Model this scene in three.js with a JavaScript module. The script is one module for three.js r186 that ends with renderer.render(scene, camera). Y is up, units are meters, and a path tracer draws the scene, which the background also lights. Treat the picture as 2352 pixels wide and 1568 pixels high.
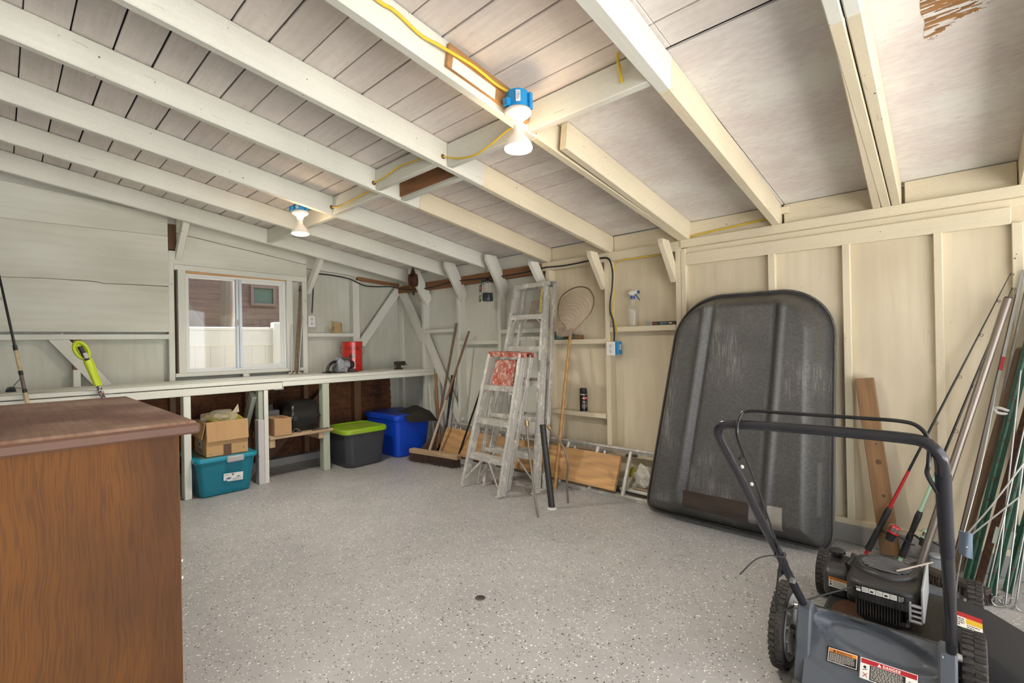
import * as THREE from 'three';
import { mergeGeometries } from 'three/addons/utils/BufferGeometryUtils.js';
import { RectAreaLightUniformsLib } from 'three/addons/lights/RectAreaLightUniformsLib.js';

// ---------------------------------------------------------------- camera, sky, exposure
const renderer = new THREE.WebGLRenderer({ antialias: true });
renderer.toneMapping = THREE.LinearToneMapping;
renderer.toneMappingExposure = 0.96;
renderer.shadowMap.enabled = true;
RectAreaLightUniformsLib.init();
const scene = new THREE.Scene();
const camera = new THREE.PerspectiveCamera(70.81, 1.5, 0.05, 200);
camera.position.set(5.306, 1.228, 3.546);
camera.rotation.set(0.00266, 0.75417, -0.0186, 'YXZ');
scene.add(camera);
// overcast daylight, the same in every direction; it comes in through the open garage door behind the camera and the window
scene.background = new THREE.Color().setRGB(0.93, 0.96, 1.0);
scene.backgroundIntensity = 4.2;
const sun = new THREE.DirectionalLight(new THREE.Color().setRGB(1, 0.98, 0.95), 50);
sun.position.set(7.3 - 0.3, 7.5, 2 - 6); sun.target.position.set(7.3, 0, 2); scene.add(sun, sun.target);
sun.castShadow = true; sun.shadow.mapSize.set(2048, 2048); Object.assign(sun.shadow.camera, { left: -14, right: 14, top: 14, bottom: -14, near: 0.5, far: 40 });

// ---------------------------------------------------------------- helpers
const V = (x, y, z) => new THREE.Vector3(x, y, z);
function rng(seed) { let a = seed >>> 0; return () => { a |= 0; a = a + 0x6D2B79F5 | 0; let t = Math.imul(a ^ a >>> 15, 1 | a); t = t + Math.imul(t ^ t >>> 7, 61 | t) ^ t; return ((t ^ t >>> 14) >>> 0) / 4294967296; }; }
const rnd = rng(12345);
const rr = (a, b) => a + (b - a) * rnd();
const used = {};
function numbered(n) { if (!(n in used)) { used[n] = 0; return n; } used[n]++; return n + '_' + String(used[n]).padStart(3, '0'); }
function shadows(m) { m.castShadow = true; m.receiveShadow = true; return m; }
function thing(name, label, category, group) {
  const o = new THREE.Group(); o.name = numbered(name); scene.add(o);
  o.userData = { label, category }; if (group) o.userData.group = group;
  return o;
}
function structure(name, label, category) { const o = thing(name, label, category); o.userData.kind = 'structure'; return o; }
function part(parent, name, geo, mat, label) {
  const g = Array.isArray(geo) ? merge(geo) : geo;
  const m = shadows(new THREE.Mesh(g, mat)); m.name = name; parent.add(m);
  if (label) m.userData.label = label;
  return m;
}
function merge(list) {
  const flat = list.map((g) => { const q = g.index ? g.toNonIndexed() : g; for (const k of Object.keys(q.attributes)) if (!['position', 'normal', 'uv', 'color'].includes(k)) q.deleteAttribute(k); return q; });
  const anyColor = flat.some((g) => g.attributes.color);
  if (anyColor) for (const g of flat) if (!g.attributes.color) tint(g, [1, 1, 1]);
  return flat.length === 1 ? flat[0] : mergeGeometries(flat, false);
}
function tint(g, c) { const n = g.attributes.position.count, a = new Float32Array(n * 3); for (let i = 0; i < n; i++) a.set(c, i * 3); g.setAttribute('color', new THREE.BufferAttribute(a, 3)); return g; }
function tintBy(g, f) { const p = g.attributes.position, a = new Float32Array(p.count * 3); for (let i = 0; i < p.count; i++) a.set(f(p.getX(i), p.getY(i), p.getZ(i)), i * 3); g.setAttribute('color', new THREE.BufferAttribute(a, 3)); return g; }
// uv in metres by the face's main direction; grain: 0 x, 1 y, 2 z is the axis that u follows
function uvMetres(g, grain = 2, shift = true) {
  if (g.index) g = g.toNonIndexed();
  const p = g.attributes.position, n = g.attributes.normal, uv = new Float32Array(p.count * 2);
  const a = shift ? rnd() * 5 : 0, b = shift ? rnd() * 5 : 0;
  for (let i = 0; i < p.count; i++) {
    const q = [p.getX(i), p.getY(i), p.getZ(i)], m = [Math.abs(n.getX(i)), Math.abs(n.getY(i)), Math.abs(n.getZ(i))];
    const k = m[0] >= m[1] && m[0] >= m[2] ? 0 : m[1] >= m[2] ? 1 : 2;
    let u, v; const rest = [0, 1, 2].filter((x) => x !== k);
    if (k === grain) [u, v] = rest; else { u = grain; v = rest.find((x) => x !== grain); }
    uv[i * 2] = q[u] + a; uv[i * 2 + 1] = q[v] + b;
  }
  g.setAttribute('uv', new THREE.BufferAttribute(uv, 2)); return g;
}
// a box with chamfered edges (44 triangles), centred
function cbox(w, h, d, c = 0.003, grain = 2) {
  const e = [w / 2, h / 2, d / 2]; c = Math.min(c, 0.45 * Math.min(w, h, d));
  const pos = []; const tri = (a, b, cc) => {
    const ab = b.clone().sub(a), ac = cc.clone().sub(a), n = ab.cross(ac);
    if (n.dot(a.clone().add(b).add(cc)) < 0) pos.push(...a, ...cc, ...b); else pos.push(...a, ...b, ...cc);
  };
  const quad = (a, b, cc, dd) => { tri(a, b, cc); tri(a, cc, dd); };
  const P = (k, s) => { const o = s.map((x, i) => x * (e[i] - (i === k ? 0 : c))); return V(...o); };
  for (let k = 0; k < 3; k++) for (const s of [-1, 1]) {
    const i = (k + 1) % 3, j = (k + 2) % 3, at = (a, b) => { const q = [0, 0, 0]; q[k] = s; q[i] = a; q[j] = b; return P(k, q); };
    quad(at(-1, -1), at(1, -1), at(1, 1), at(-1, 1));
  }
  for (let k = 0; k < 3; k++) { const i = (k + 1) % 3, j = (k + 2) % 3;
    for (const a of [-1, 1]) for (const b of [-1, 1]) { const at = (f, s) => { const q = [0, 0, 0]; q[k] = s; q[i] = a; q[j] = b; return P(f, q); };
      quad(at(i, -1), at(i, 1), at(j, 1), at(j, -1)); } }
  for (const a of [-1, 1]) for (const b of [-1, 1]) for (const s of [-1, 1]) tri(P(0, [a, b, s]), P(1, [a, b, s]), P(2, [a, b, s]));
  const g = new THREE.BufferGeometry(); g.setAttribute('position', new THREE.Float32BufferAttribute(pos, 3)); g.computeVertexNormals();
  return uvMetres(g, grain);
}
const span = (x0, x1, y0, y1, z0, z1, c = 0.003, grain) => {
  const w = x1 - x0, h = y1 - y0, d = z1 - z0; if (grain === undefined) grain = w >= h && w >= d ? 0 : h >= d ? 1 : 2;
  return cbox(w, h, d, c, grain).translate((x0 + x1) / 2, (y0 + y1) / 2, (z0 + z1) / 2);
};
// a bar of section w (sideways) by h (along up) from a to b
function beam(a, b, w, h, up = V(0, 1, 0), c = 0.003) {
  const d = b.clone().sub(a), L = d.length(), z = d.clone().normalize(), x = new THREE.Vector3().crossVectors(up, z).normalize(), y = new THREE.Vector3().crossVectors(z, x);
  const m = new THREE.Matrix4().makeBasis(x, y, z).setPosition(a.clone().add(b).multiplyScalar(0.5));
  return cbox(w, h, L, c, 2).applyMatrix4(m);
}
function rod(a, b, r0, r1 = r0, seg = 12, open = false) {
  const d = b.clone().sub(a), L = d.length(), g = new THREE.CylinderGeometry(r1, r0, L, seg, 1, open);
  g.applyQuaternion(new THREE.Quaternion().setFromUnitVectors(V(0, 1, 0), d.normalize())).translate(...a.clone().add(b).multiplyScalar(0.5).toArray());
  return g;
}
function tube(pts, r, seg = 40, rad = 8, closed = false, tension = 0.5) {
  const c = new THREE.CatmullRomCurve3(pts.map((p) => p.isVector3 ? p : V(...p)), closed, 'catmullrom', tension);
  const t = new THREE.TubeGeometry(c, seg, r, rad, closed);
  if (closed) return t;
  const e0 = new THREE.SphereGeometry(r, rad, 5).translate(...c.getPoint(0).toArray()), e1 = new THREE.SphereGeometry(r, rad, 5).translate(...c.getPoint(1).toArray());
  return merge([t, e0, e1]);
}
const lathe = (pts, seg = 24) => new THREE.LatheGeometry(pts.map(([x, y]) => new THREE.Vector2(x, y)), seg);
function extrude(pts, depth, bevel = 0.002, holes = []) {
  const s = new THREE.Shape(pts.map(([x, y]) => new THREE.Vector2(x, y))); for (const h of holes) s.holes.push(new THREE.Path(h.map(([x, y]) => new THREE.Vector2(x, y))));
  return new THREE.ExtrudeGeometry(s, { depth, bevelEnabled: bevel > 0, bevelSize: bevel, bevelThickness: bevel, bevelOffset: -bevel, bevelSegments: 1, curveSegments: 8 });
}
// a sheet in a wall x = const, outline given as [z, y]; and in a wall z = const, outline given as [x, y]
const sheetX = (pts, x0, x1, grain = 2, bevel = 0.001) => uvMetres(extrude(pts.map(([z, y]) => [-z, y]), x1 - x0, bevel).rotateY(Math.PI / 2).translate(x0, 0, 0), grain);
const sheetZ = (pts, z0, z1, grain = 0, bevel = 0.001) => uvMetres(extrude(pts, z1 - z0, bevel).translate(0, 0, z0), grain);
const move = (g, x, y, z, rx = 0, ry = 0, rz = 0) => { g.applyMatrix4(new THREE.Matrix4().makeRotationFromEuler(new THREE.Euler(rx, ry, rz, 'YXZ'))); return g.translate(x, y, z); };
function roundRect(w, h, r, seg = 5) { const p = []; for (const [cx, cy, a0] of [[w / 2 - r, h / 2 - r, 0], [-w / 2 + r, h / 2 - r, 90], [-w / 2 + r, -h / 2 + r, 180], [w / 2 - r, -h / 2 + r, 270]]) for (let i = 0; i <= seg; i++) { const a = (a0 + 90 * i / seg) * Math.PI / 180; p.push([cx + r * Math.cos(a), cy + r * Math.sin(a)]); } return p; }
// skin between rings of equal length (each an array of Vector3), optional caps
function loft(rings, closed = true, cap0 = false, cap1 = false) {
  const n = rings[0].length, pos = [], idx = [], uv = [];
  let L = 0; const m = closed ? n + 1 : n;
  rings.forEach((r, i) => { if (i) L += r[0].distanceTo(rings[i - 1][0]); let s = 0; for (let j = 0; j < m; j++) { const p = r[j % n]; if (j) s += p.distanceTo(r[(j - 1) % n]); pos.push(p.x, p.y, p.z); uv.push(s, L); } });
  for (let i = 0; i + 1 < rings.length; i++) for (let j = 0; j + 1 < m; j++) { const a = i * m + j, b = a + 1, c = a + m, d = c + 1; idx.push(a, b, d, a, d, c); }
  const g = new THREE.BufferGeometry(); g.setAttribute('position', new THREE.Float32BufferAttribute(pos, 3)); g.setAttribute('uv', new THREE.Float32BufferAttribute(uv, 2)); g.setIndex(idx); g.computeVertexNormals();
  const out = [g];
  const fan = (r, flip) => { const c = r.reduce((s, p) => s.add(p), V(0, 0, 0)).multiplyScalar(1 / n), q = []; for (let j = 0; j < n; j++) { const a = r[j], b = r[(j + 1) % n]; flip ? q.push(...c, ...b, ...a) : q.push(...c, ...a, ...b); } const f = new THREE.BufferGeometry(); f.setAttribute('position', new THREE.Float32BufferAttribute(q, 3)); f.computeVertexNormals(); f.setAttribute('uv', new THREE.Float32BufferAttribute(new Float32Array(q.length / 3 * 2), 2)); return uvMetres(f, 0); };
  if (cap0) out.push(fan(rings[0], true)); if (cap1) out.push(fan(rings[rings.length - 1], false));
  return out.length > 1 ? merge(out) : g;
}

// ---------------------------------------------------------------- textures
function noiseGrid(n, seed) { const r = rng(seed), a = new Float32Array(n * n); for (let i = 0; i < a.length; i++) a[i] = r(); return a; }
const grids = Array.from({ length: 6 }, (_, i) => noiseGrid(256, 77 + i));
function vn(x, y, px, py, s) { // value noise that repeats after px, py cells
  const g = grids[s % 6]; let xi = Math.floor(x), yi = Math.floor(y); const fx = x - xi, fy = y - yi;
  const sx = fx * fx * (3 - 2 * fx), sy = fy * fy * (3 - 2 * fy); xi = ((xi % px) + px) % px; yi = ((yi % py) + py) % py;
  const x1 = (xi + 1) % px, y1 = (yi + 1) % py, at = (a, b) => g[((b * 7 + s * 31) & 255) * 256 + ((a * 3 + s * 17 + b) & 255)];
  const p = at(xi, yi), q = at(x1, yi), r = at(xi, y1), t = at(x1, y1);
  return p + (q - p) * sx + (r - p) * sy + (p - q - r + t) * sx * sy;
}
function fbm(u, v, fx, fy, oct, s) { let a = 0.5, t = 0, w = 0; for (let o = 0; o < oct; o++) { t += a * vn(u * fx, v * fy, fx, fy, s + o); w += a; a *= 0.5; fx *= 2; fy *= 2; } return t / w; }
function texture(n, metres, fill, paint, m = n) {
  const d = new Uint8Array(n * m * 4);
  for (let j = 0; j < m; j++) for (let i = 0; i < n; i++) { const c = fill(i / n, j / m, i, j), k = (j * n + i) * 4; d[k] = Math.max(0, Math.min(255, c[0])); d[k + 1] = Math.max(0, Math.min(255, c[1])); d[k + 2] = Math.max(0, Math.min(255, c[2])); d[k + 3] = c.length > 3 ? c[3] : 255; }
  if (paint) paint((x, y, c, a = 1) => { x = ((Math.round(x) % n) + n) % n; y = ((Math.round(y) % m) + m) % m; const k = (y * n + x) * 4; for (let q = 0; q < 3; q++) d[k + q] = d[k + q] * (1 - a) + c[q] * a; }, n, m);
  const t = new THREE.DataTexture(d, n, m); t.colorSpace = THREE.SRGBColorSpace; t.wrapS = t.wrapT = THREE.RepeatWrapping; t.magFilter = THREE.LinearFilter; t.minFilter = THREE.LinearMipmapLinearFilter; t.generateMipmaps = true; t.needsUpdate = true;
  t.repeat.set(1 / metres, 1 / metres); return t;
}
const mix3 = (a, b, t) => [a[0] + (b[0] - a[0]) * t, a[1] + (b[1] - a[1]) * t, a[2] + (b[2] - a[2]) * t];
// old brushed paint: faint brush streaks along u, blotches, nail holes, nicks and hair cracks
const texPaint = texture(1024, 1.6, (u, v) => {
  const b = fbm(u, v, 4, 4, 4, 0), s = fbm(u, v, 6, 160, 2, 1), f = vn(u * 256, v * 256, 256, 256, 2);
  const k = 240 + (b - 0.5) * 24 + (s - 0.5) * 7 + (f - 0.5) * 6; return [k, k, k - 1];
}, (px, n) => { const r = rng(5);
  for (let i = 0; i < 34; i++) { const x = r() * n, y = r() * n, q = 0.8 + r() * 1.6; for (let a = -3; a <= 3; a++) for (let b = -3; b <= 3; b++) if (a * a + b * b < q * q) px(x + a, y + b, [70, 58, 48], 0.75); }
  for (let i = 0; i < 26; i++) { let x = r() * n, y = r() * n; const L = 6 + r() * 34, a = 0.25 + r() * 0.4; for (let k = 0; k < L; k++) { px(x, y, [105, 92, 80], a); x += 1; y += (r() - 0.5) * 0.9; } }
});
// thin whitewash on plywood: streaks along u that let a mauve-grey face show
const texWash = texture(1024, 1.4, (u, v) => {
  const b = fbm(u, v, 4, 6, 3, 0), s = fbm(u, v, 34, 130, 2, 1), t = fbm(u, v, 60, 90, 2, 3);
  let k = 0.75 * b + 0.34 * s + 0.2 * t - 0.45; k = Math.max(0, Math.min(1, (k - 0.02) * 2.3));
  return mix3([243, 242, 238], [225, 217, 215], k);
}, (px, n) => { const r = rng(9); for (let i = 0; i < 120; i++) { let x = r() * n, y = r() * n; const L = 3 + r() * 18; for (let k = 0; k < L; k++) { px(x, y, [96, 84, 78], 0.25 + 0.4 * r()); x += 1; y += (r() - 0.6) * 0.8; } } });
// painted plywood: broad faint figure and patches where the coat is thin
const texPanel = texture(1024, 1.5, (u, v) => { const w = v + 0.05 * (fbm(u, v, 2, 3, 3, 5) - 0.5), b = fbm(u, v, 3, 5, 4, 1), s = fbm(u, w, 4, 60, 3, 2), k = 240 + (b - 0.5) * 34 + (s - 0.5) * 14; return [k, k * (0.985 + 0.02 * b), k * (0.955 + 0.05 * b)]; },
  (px, n) => { const r = rng(15); for (let i = 0; i < 16; i++) { const x = r() * n, y = r() * n, q = 3 + r() * 4; for (let a = -9; a <= 9; a++) for (let b = -9; b <= 9; b++) { const d = Math.hypot(a, b * 1.3); if (Math.abs(d - q) < 0.9) px(x + a, y + b, [150, 126, 98], 0.35 * r()); } } });
// sawn timber, grain along u (neutral; the material's colour tints it)
const texGrain = texture(1024, 1.2, (u, v) => {
  const w = v + 0.02 * (fbm(u, v, 3, 4, 3, 4) - 0.5), rings = 0.5 + 0.5 * Math.sin(2 * Math.PI * (w * 16 + 2.2 * fbm(u, w, 2, 5, 3, 2)));
  const f = fbm(u, w, 10, 240, 2, 1), b = fbm(u, v, 5, 8, 3, 0); const k = 214 + 20 * (rings - 0.5) + 34 * (f - 0.5) + 36 * (b - 0.5); return [k, k * 0.985, k * 0.96];
}, (px, n) => { const r = rng(31); for (let i = 0; i < 9; i++) { const x = r() * n, y = r() * n, q = 4 + r() * 7; for (let a = -16; a <= 16; a++) for (let b = -12; b <= 12; b++) { const d = Math.hypot(a / 1.5, b) / q; if (d < 1) px(x + a, y + b, [96, 66, 42], (1 - d * d) * 0.75); } } });
// old cabinet veneer: fine dark pores, wavy figure and darker bands along u
const texVeneer = texture(1024, 0.9, (u, v) => {
  const w = v + 0.055 * (fbm(u, v, 2, 3, 3, 2) - 0.5) + 0.02 * (fbm(u, v, 6, 6, 2, 5) - 0.5), band = fbm(u, w, 1, 8, 3, 0), pore = fbm(u, w, 16, 500, 2, 1), fig = fbm(u, w, 3, 60, 3, 3), bl = fbm(u, v, 3, 3, 3, 4);
  let k = 0.5 + 0.75 * (band - 0.5) + 0.14 * (fig - 0.5) + 0.6 * (bl - 0.5); k = Math.max(0, Math.min(1, k)); const c = mix3([68, 37, 6], [130, 80, 17], k), p = Math.max(0, pore - 0.42) * 0.9; return mix3(c, [48, 26, 8], Math.min(0.26, p));
}, (px, n) => { const r = rng(44); for (let i = 0; i < 60; i++) { let x = r() * n, y = r() * n; const L = 10 + r() * 70, sl = (r() - 0.5) * 1.6; for (let k = 0; k < L; k++) { px(x, y, [58, 32, 22], 0.22); x += 1; y += sl; } } });
// dusty worn desk top
const texTop = texture(512, 0.8, (u, v) => { const b = fbm(u, v, 4, 4, 4, 1), g = fbm(u, v, 6, 120, 2, 2), k = Math.max(0, Math.min(1, (b - 0.34) * 2.2)); const c = mix3([104, 68, 50], [156, 128, 112], k); return [c[0] + (g - 0.5) * 26, c[1] + (g - 0.5) * 24, c[2] + (g - 0.5) * 22]; },
  (px, n) => { const r = rng(4); for (let i = 0; i < 260; i++) { const x = r() * n, y = r() * n; px(x, y, [50, 34, 28], 0.6); if (r() < 0.3) px(x + 1, y, [50, 34, 28], 0.5); } });
// dark unpainted sheathing under the bench
const texBrown = texture(512, 1.2, (u, v) => { const b = fbm(u, v, 5, 5, 4, 2), g = fbm(u, v, 60, 90, 2, 3), s = fbm(u, v, 90, 4, 2, 0); const k = 0.5 + (b - 0.5) * 1.1 + (g - 0.5) * 0.6 + (s - 0.5) * 0.35; return mix3([58, 36, 24], [132, 84, 50], Math.max(0, Math.min(1, k))); });
// grey epoxy floor with cream and black flakes
const texFloor = texture(2048, 2.4, (u, v) => { const b = fbm(u, v, 6, 6, 4, 0), c = fbm(u, v, 40, 40, 3, 3), k = 163 + (b - 0.5) * 20 + (c - 0.5) * 12; return [k, k * 0.99, k * 0.985]; },
  (px, n) => { const r = rng(17), cols = [[246, 244, 240], [238, 235, 228], [36, 35, 36], [52, 50, 50], [196, 184, 166], [120, 114, 110]];
    for (let i = 0; i < 16500; i++) { const c = cols[r() < 0.55 ? (r() * 2 | 0) : r() < 0.68 ? 2 + (r() * 2 | 0) : 4 + (r() * 2 | 0)], x = r() * n, y = r() * n, w = 1.1 + 3.2 * r() * r(), h = 1.1 + 3.2 * r() * r(), a0 = r() * 3.14; for (let a = -5; a <= 5; a++) for (let b = -5; b <= 5; b++) { const p = a * Math.cos(a0) + b * Math.sin(a0), q = -a * Math.sin(a0) + b * Math.cos(a0); if (Math.abs(p) < w && Math.abs(q) < h) px(x + a, y + b, c, 0.92); } } });
const texFloorRough = (() => { const t = texture(512, 1.7, (u, v) => { const b = fbm(u, v, 6, 6, 4, 4), k = 120 + (b - 0.5) * 90; return [k, k, k]; }); t.colorSpace = THREE.NoColorSpace; return t; })();
// aluminium ladder: dull metal with dried white paint splashes
const texAlu = texture(512, 0.5, (u, v) => { const b = fbm(u, v, 8, 8, 4, 1), c = fbm(u, v, 30, 30, 3, 3), s = fbm(u, v, 4, 200, 2, 0); const k = 204 + (s - 0.5) * 26 + (c - 0.5) * 20; const base = [k, k * 0.985, k * 0.955]; return b + 0.4 * (c - 0.5) > 0.62 ? mix3(base, [236, 233, 226], 0.7) : c > 0.72 ? mix3(base, [150, 134, 118], 0.55) : base; });
const texRedPaint = texture(256, 0.25, (u, v) => { const b = fbm(u, v, 10, 10, 4, 1), c = fbm(u, v, 40, 40, 2, 3); return b + 0.5 * (c - 0.5) > 0.6 ? [198, 178, 164] : c > 0.68 ? [150, 110, 96] : mix3([170, 62, 50], [182, 128, 112], Math.max(0, Math.min(1, (fbm(u, v, 5, 5, 3, 0) - 0.3) * 2.2))); });
// scuffed black moulded plastic: fine texture with pale rub marks
const texSled = texture(1024, 1.0, (u, v) => { const a = fbm(u, v, 160, 160, 2, 3), b = fbm(u, v, 5, 3, 4, 1), s = fbm(u, v, 220, 14, 2, 0); const sc = Math.max(0, b - 0.52) * Math.max(0, s - 0.42) * 9, k = 71 + (a - 0.5) * 26 + (b - 0.5) * 12 + Math.min(1, sc) * 66; return [k, k * 0.985, k * 0.97]; },
  (px, n) => { const r = rng(71); for (let i = 0; i < 60; i++) { let x = r() * n, y = r() * n; const L = 10 + r() * 60, sl = (r() - 0.5) * 0.7; for (let k = 0; k < L; k++) { px(x, y, [128, 124, 118], 0.2 * r()); y += 1; x += sl; } } });
// painted wood decking with knots and brush marks on the underside
const texDeck = texture(1024, 1.3, (u, v) => { const b = fbm(u, v, 5, 5, 4, 2), s = fbm(u, v, 8, 130, 2, 1), t = fbm(u, v, 70, 70, 2, 3); const k = 236 + (b - 0.5) * 22 + (s - 0.5) * 16 + (t - 0.5) * 8; return [k, k * 0.985, k * 0.978]; },
  (px, n) => { const r = rng(55); for (let i = 0; i < 40; i++) { let x = r() * n, y = r() * n; const L = 3 + r() * 20; for (let k = 0; k < L; k++) { px(x, y, [88, 76, 68], 0.2 + 0.45 * r()); x += 1; y += (r() - 0.5) * 1.4; } } });

// ---------------------------------------------------------------- materials
const std = (o) => new THREE.MeshStandardMaterial(o);
const phys = (o) => new THREE.MeshPhysicalMaterial(o);
const lin = (r, g, b) => new THREE.Color().setRGB(r, g, b);
const M = {
  white: std({ map: texPaint, color: lin(0.76, 0.765, 0.7), roughness: 0.55, bumpMap: texPaint, bumpScale: 0.0003 }),
  whiteGrey: std({ map: texPanel, color: lin(0.63, 0.645, 0.585), roughness: 0.65 }),  // greyer, slightly greener white for the left-wall sheathing
  whiteSheet: std({ map: texPanel, color: lin(0.72, 0.73, 0.665), roughness: 0.6 }),
  cream: std({ map: texPaint, color: lin(0.76, 0.675, 0.505), roughness: 0.6, bumpMap: texPaint, bumpScale: 0.0003 }),
  creamWash: std({ map: texPanel, color: lin(0.745, 0.66, 0.505), roughness: 0.75 }),
  twoTone: std({ map: texPaint, vertexColors: true, roughness: 0.55, bumpMap: texPaint, bumpScale: 0.0003 }),
  deck: [0, 1, 2, 3].map((i) => std({ map: texDeck, color: lin(...[[0.83, 0.79, 0.765], [0.8, 0.76, 0.735], [0.85, 0.815, 0.79], [0.815, 0.775, 0.745]][i]), roughness: 0.65 })),
  wash: std({ map: texWash, color: lin(0.86, 0.85, 0.845), roughness: 0.8 }),
  washBoard: [0, 1].map((i) => std({ map: texWash, color: lin(...[[0.85, 0.82, 0.805], [0.82, 0.79, 0.775]][i]), roughness: 0.8 })),
  brown: std({ map: texBrown, roughness: 0.9 }),
  rawBrown: std({ map: texGrain, color: lin(0.36, 0.17, 0.075), roughness: 0.8 }),
  rawDark: std({ map: texGrain, color: lin(0.16, 0.085, 0.05), roughness: 0.85 }),
  rawOrange: std({ map: texGrain, color: lin(0.56, 0.3, 0.12), roughness: 0.75 }),
  pine: std({ map: texGrain, color: lin(0.76, 0.45, 0.2), roughness: 0.65 }),
  paleWood: std({ map: texGrain, color: lin(0.62, 0.45, 0.29), roughness: 0.7 }),
  oldWood: std({ map: texGrain, color: lin(0.3, 0.2, 0.13), roughness: 0.8 }),
  veneer: std({ map: texVeneer, roughness: 0.75 }),
  top: std({ map: texTop, roughness: 0.6 }),
  topEdge: std({ map: texPanel, color: lin(0.15, 0.075, 0.05), roughness: 0.6 }),
  floor: std({ map: texFloor, roughness: 0.95, roughnessMap: texFloorRough }),
  concrete: std({ map: texPaint, color: lin(0.33, 0.32, 0.31), roughness: 0.85 }),
  vinyl: std({ color: lin(0.72, 0.73, 0.72), roughness: 0.4 }),
  alloy: std({ color: lin(0.5, 0.56, 0.6), roughness: 0.35, metalness: 0.7 }),
  glass: phys({ color: lin(1, 1, 1), roughness: 0.02, transmission: 1, thickness: 0, ior: 1.45 }),
  tar: std({ color: lin(0.03, 0.028, 0.026), roughness: 0.95 }),
  alu: std({ map: texAlu, color: lin(0.9, 0.9, 0.9), roughness: 0.45, metalness: 0.35 }),
  redPaint: std({ map: texRedPaint, roughness: 0.6 }),
  black: std({ color: lin(0.018, 0.018, 0.019), roughness: 0.5 }),
  blackRubber: std({ color: lin(0.03, 0.028, 0.027), roughness: 0.8 }),
  blackGloss: std({ color: lin(0.012, 0.012, 0.014), roughness: 0.25 }),
  darkMetal: std({ color: lin(0.1, 0.09, 0.085), roughness: 0.5, metalness: 0.7 }),
  chrome: std({ color: lin(0.45, 0.45, 0.45), roughness: 0.32, metalness: 0.9 }),
  steel: std({ color: lin(0.24, 0.21, 0.185), roughness: 0.42, metalness: 0.8 }),
  yellow: std({ color: lin(0.72, 0.5, 0.03), roughness: 0.45 }),
  blueBox: std({ color: lin(0.01, 0.24, 0.55), roughness: 0.45 }),
  whitePlastic: std({ color: lin(0.75, 0.75, 0.73), roughness: 0.4 }),
  sled: std({ map: texSled, roughness: 0.48 }),
};
const WHITE = [0.76, 0.765, 0.7], CREAM = [0.76, 0.675, 0.505], BARE = [0.2, 0.1, 0.05];
// ---------------------------------------------------------------- the room: 7.3 m by 5.4 m, shed roof rising from the right wall
const XW = 7.3, ZW = 5.4, SL = 0.153;
const raf = (z) => 1.962 + SL * (z - 0.09);           // underside of the rafters
const deckY = (z) => raf(z) + 0.142;                   // underside of the decking
const floor = structure('floor', 'grey epoxy garage floor sprinkled with cream and black flakes', 'floor');
part(floor, 'slab', span(-0.1, XW + 0.1, -0.15, 0, -0.1, ZW + 0.1, 0.002, 0), M.floor);
part(floor, 'kerb', span(3.72, XW, 0, 0.11, -0.02, 0.105, 0.004), M.concrete, 'grey concrete kerb under the cream wall');
part(floor, 'kerb', span(-0.02, 3.72, 0, 0.04, -0.02, 0.1, 0.004), M.concrete);
part(floor, 'kerb', span(-0.02, 0.13, 0, 0.075, 0.1, ZW, 0.004), M.concrete, 'grey concrete kerb under the bench');
part(floor, 'drain_plug', lathe([[0, 0.004], [0.016, 0.004], [0.02, 0.003], [0.024, 0.0015], [0.026, 0]], 20).translate(3.588, 0, 1.975), M.darkMetal, 'small dark metal plug set in the floor');

// ---- ceiling: rafters, blocking, decking
const ceiling = structure('ceiling', 'open shed roof of white and cream painted rafters under plank decking', 'ceiling');
function twoToneBeam(a, b, w, h, t, ca, cb, up) { // painted ca before the share t of its length and cb after it
  const m = a.clone().lerp(b, t);
  return merge([tint(beam(a, m, w, h, up, 0.004), ca), tint(beam(m, b, w, h, up, 0.004), cb)]);
}
const rafterXs = [0.43, 1.12, 1.79, 2.5, 3.155, 3.775, 5.52, 6.15, 6.8];
for (const x of rafterXs) {
  const hi = ZW, lo = 0.0, cx = x + 0.022, at = (z) => V(cx, raf(z) + 0.07, z);
  const cut = x < 2.3 ? -1 : x < 3.7 ? 1.52 : x < 4 ? 1.75 : 1.6;
  if (cut < 0) part(ceiling, 'rafter', beam(at(lo), at(hi), 0.044, 0.14, undefined, 0.004), M.white);
  else part(ceiling, 'rafter', twoToneBeam(at(hi), at(lo), 0.044, 0.14, (hi - cut) / (hi - lo), WHITE, CREAM), M.twoTone, 'rafter painted white above and cream towards the wall');
}
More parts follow.
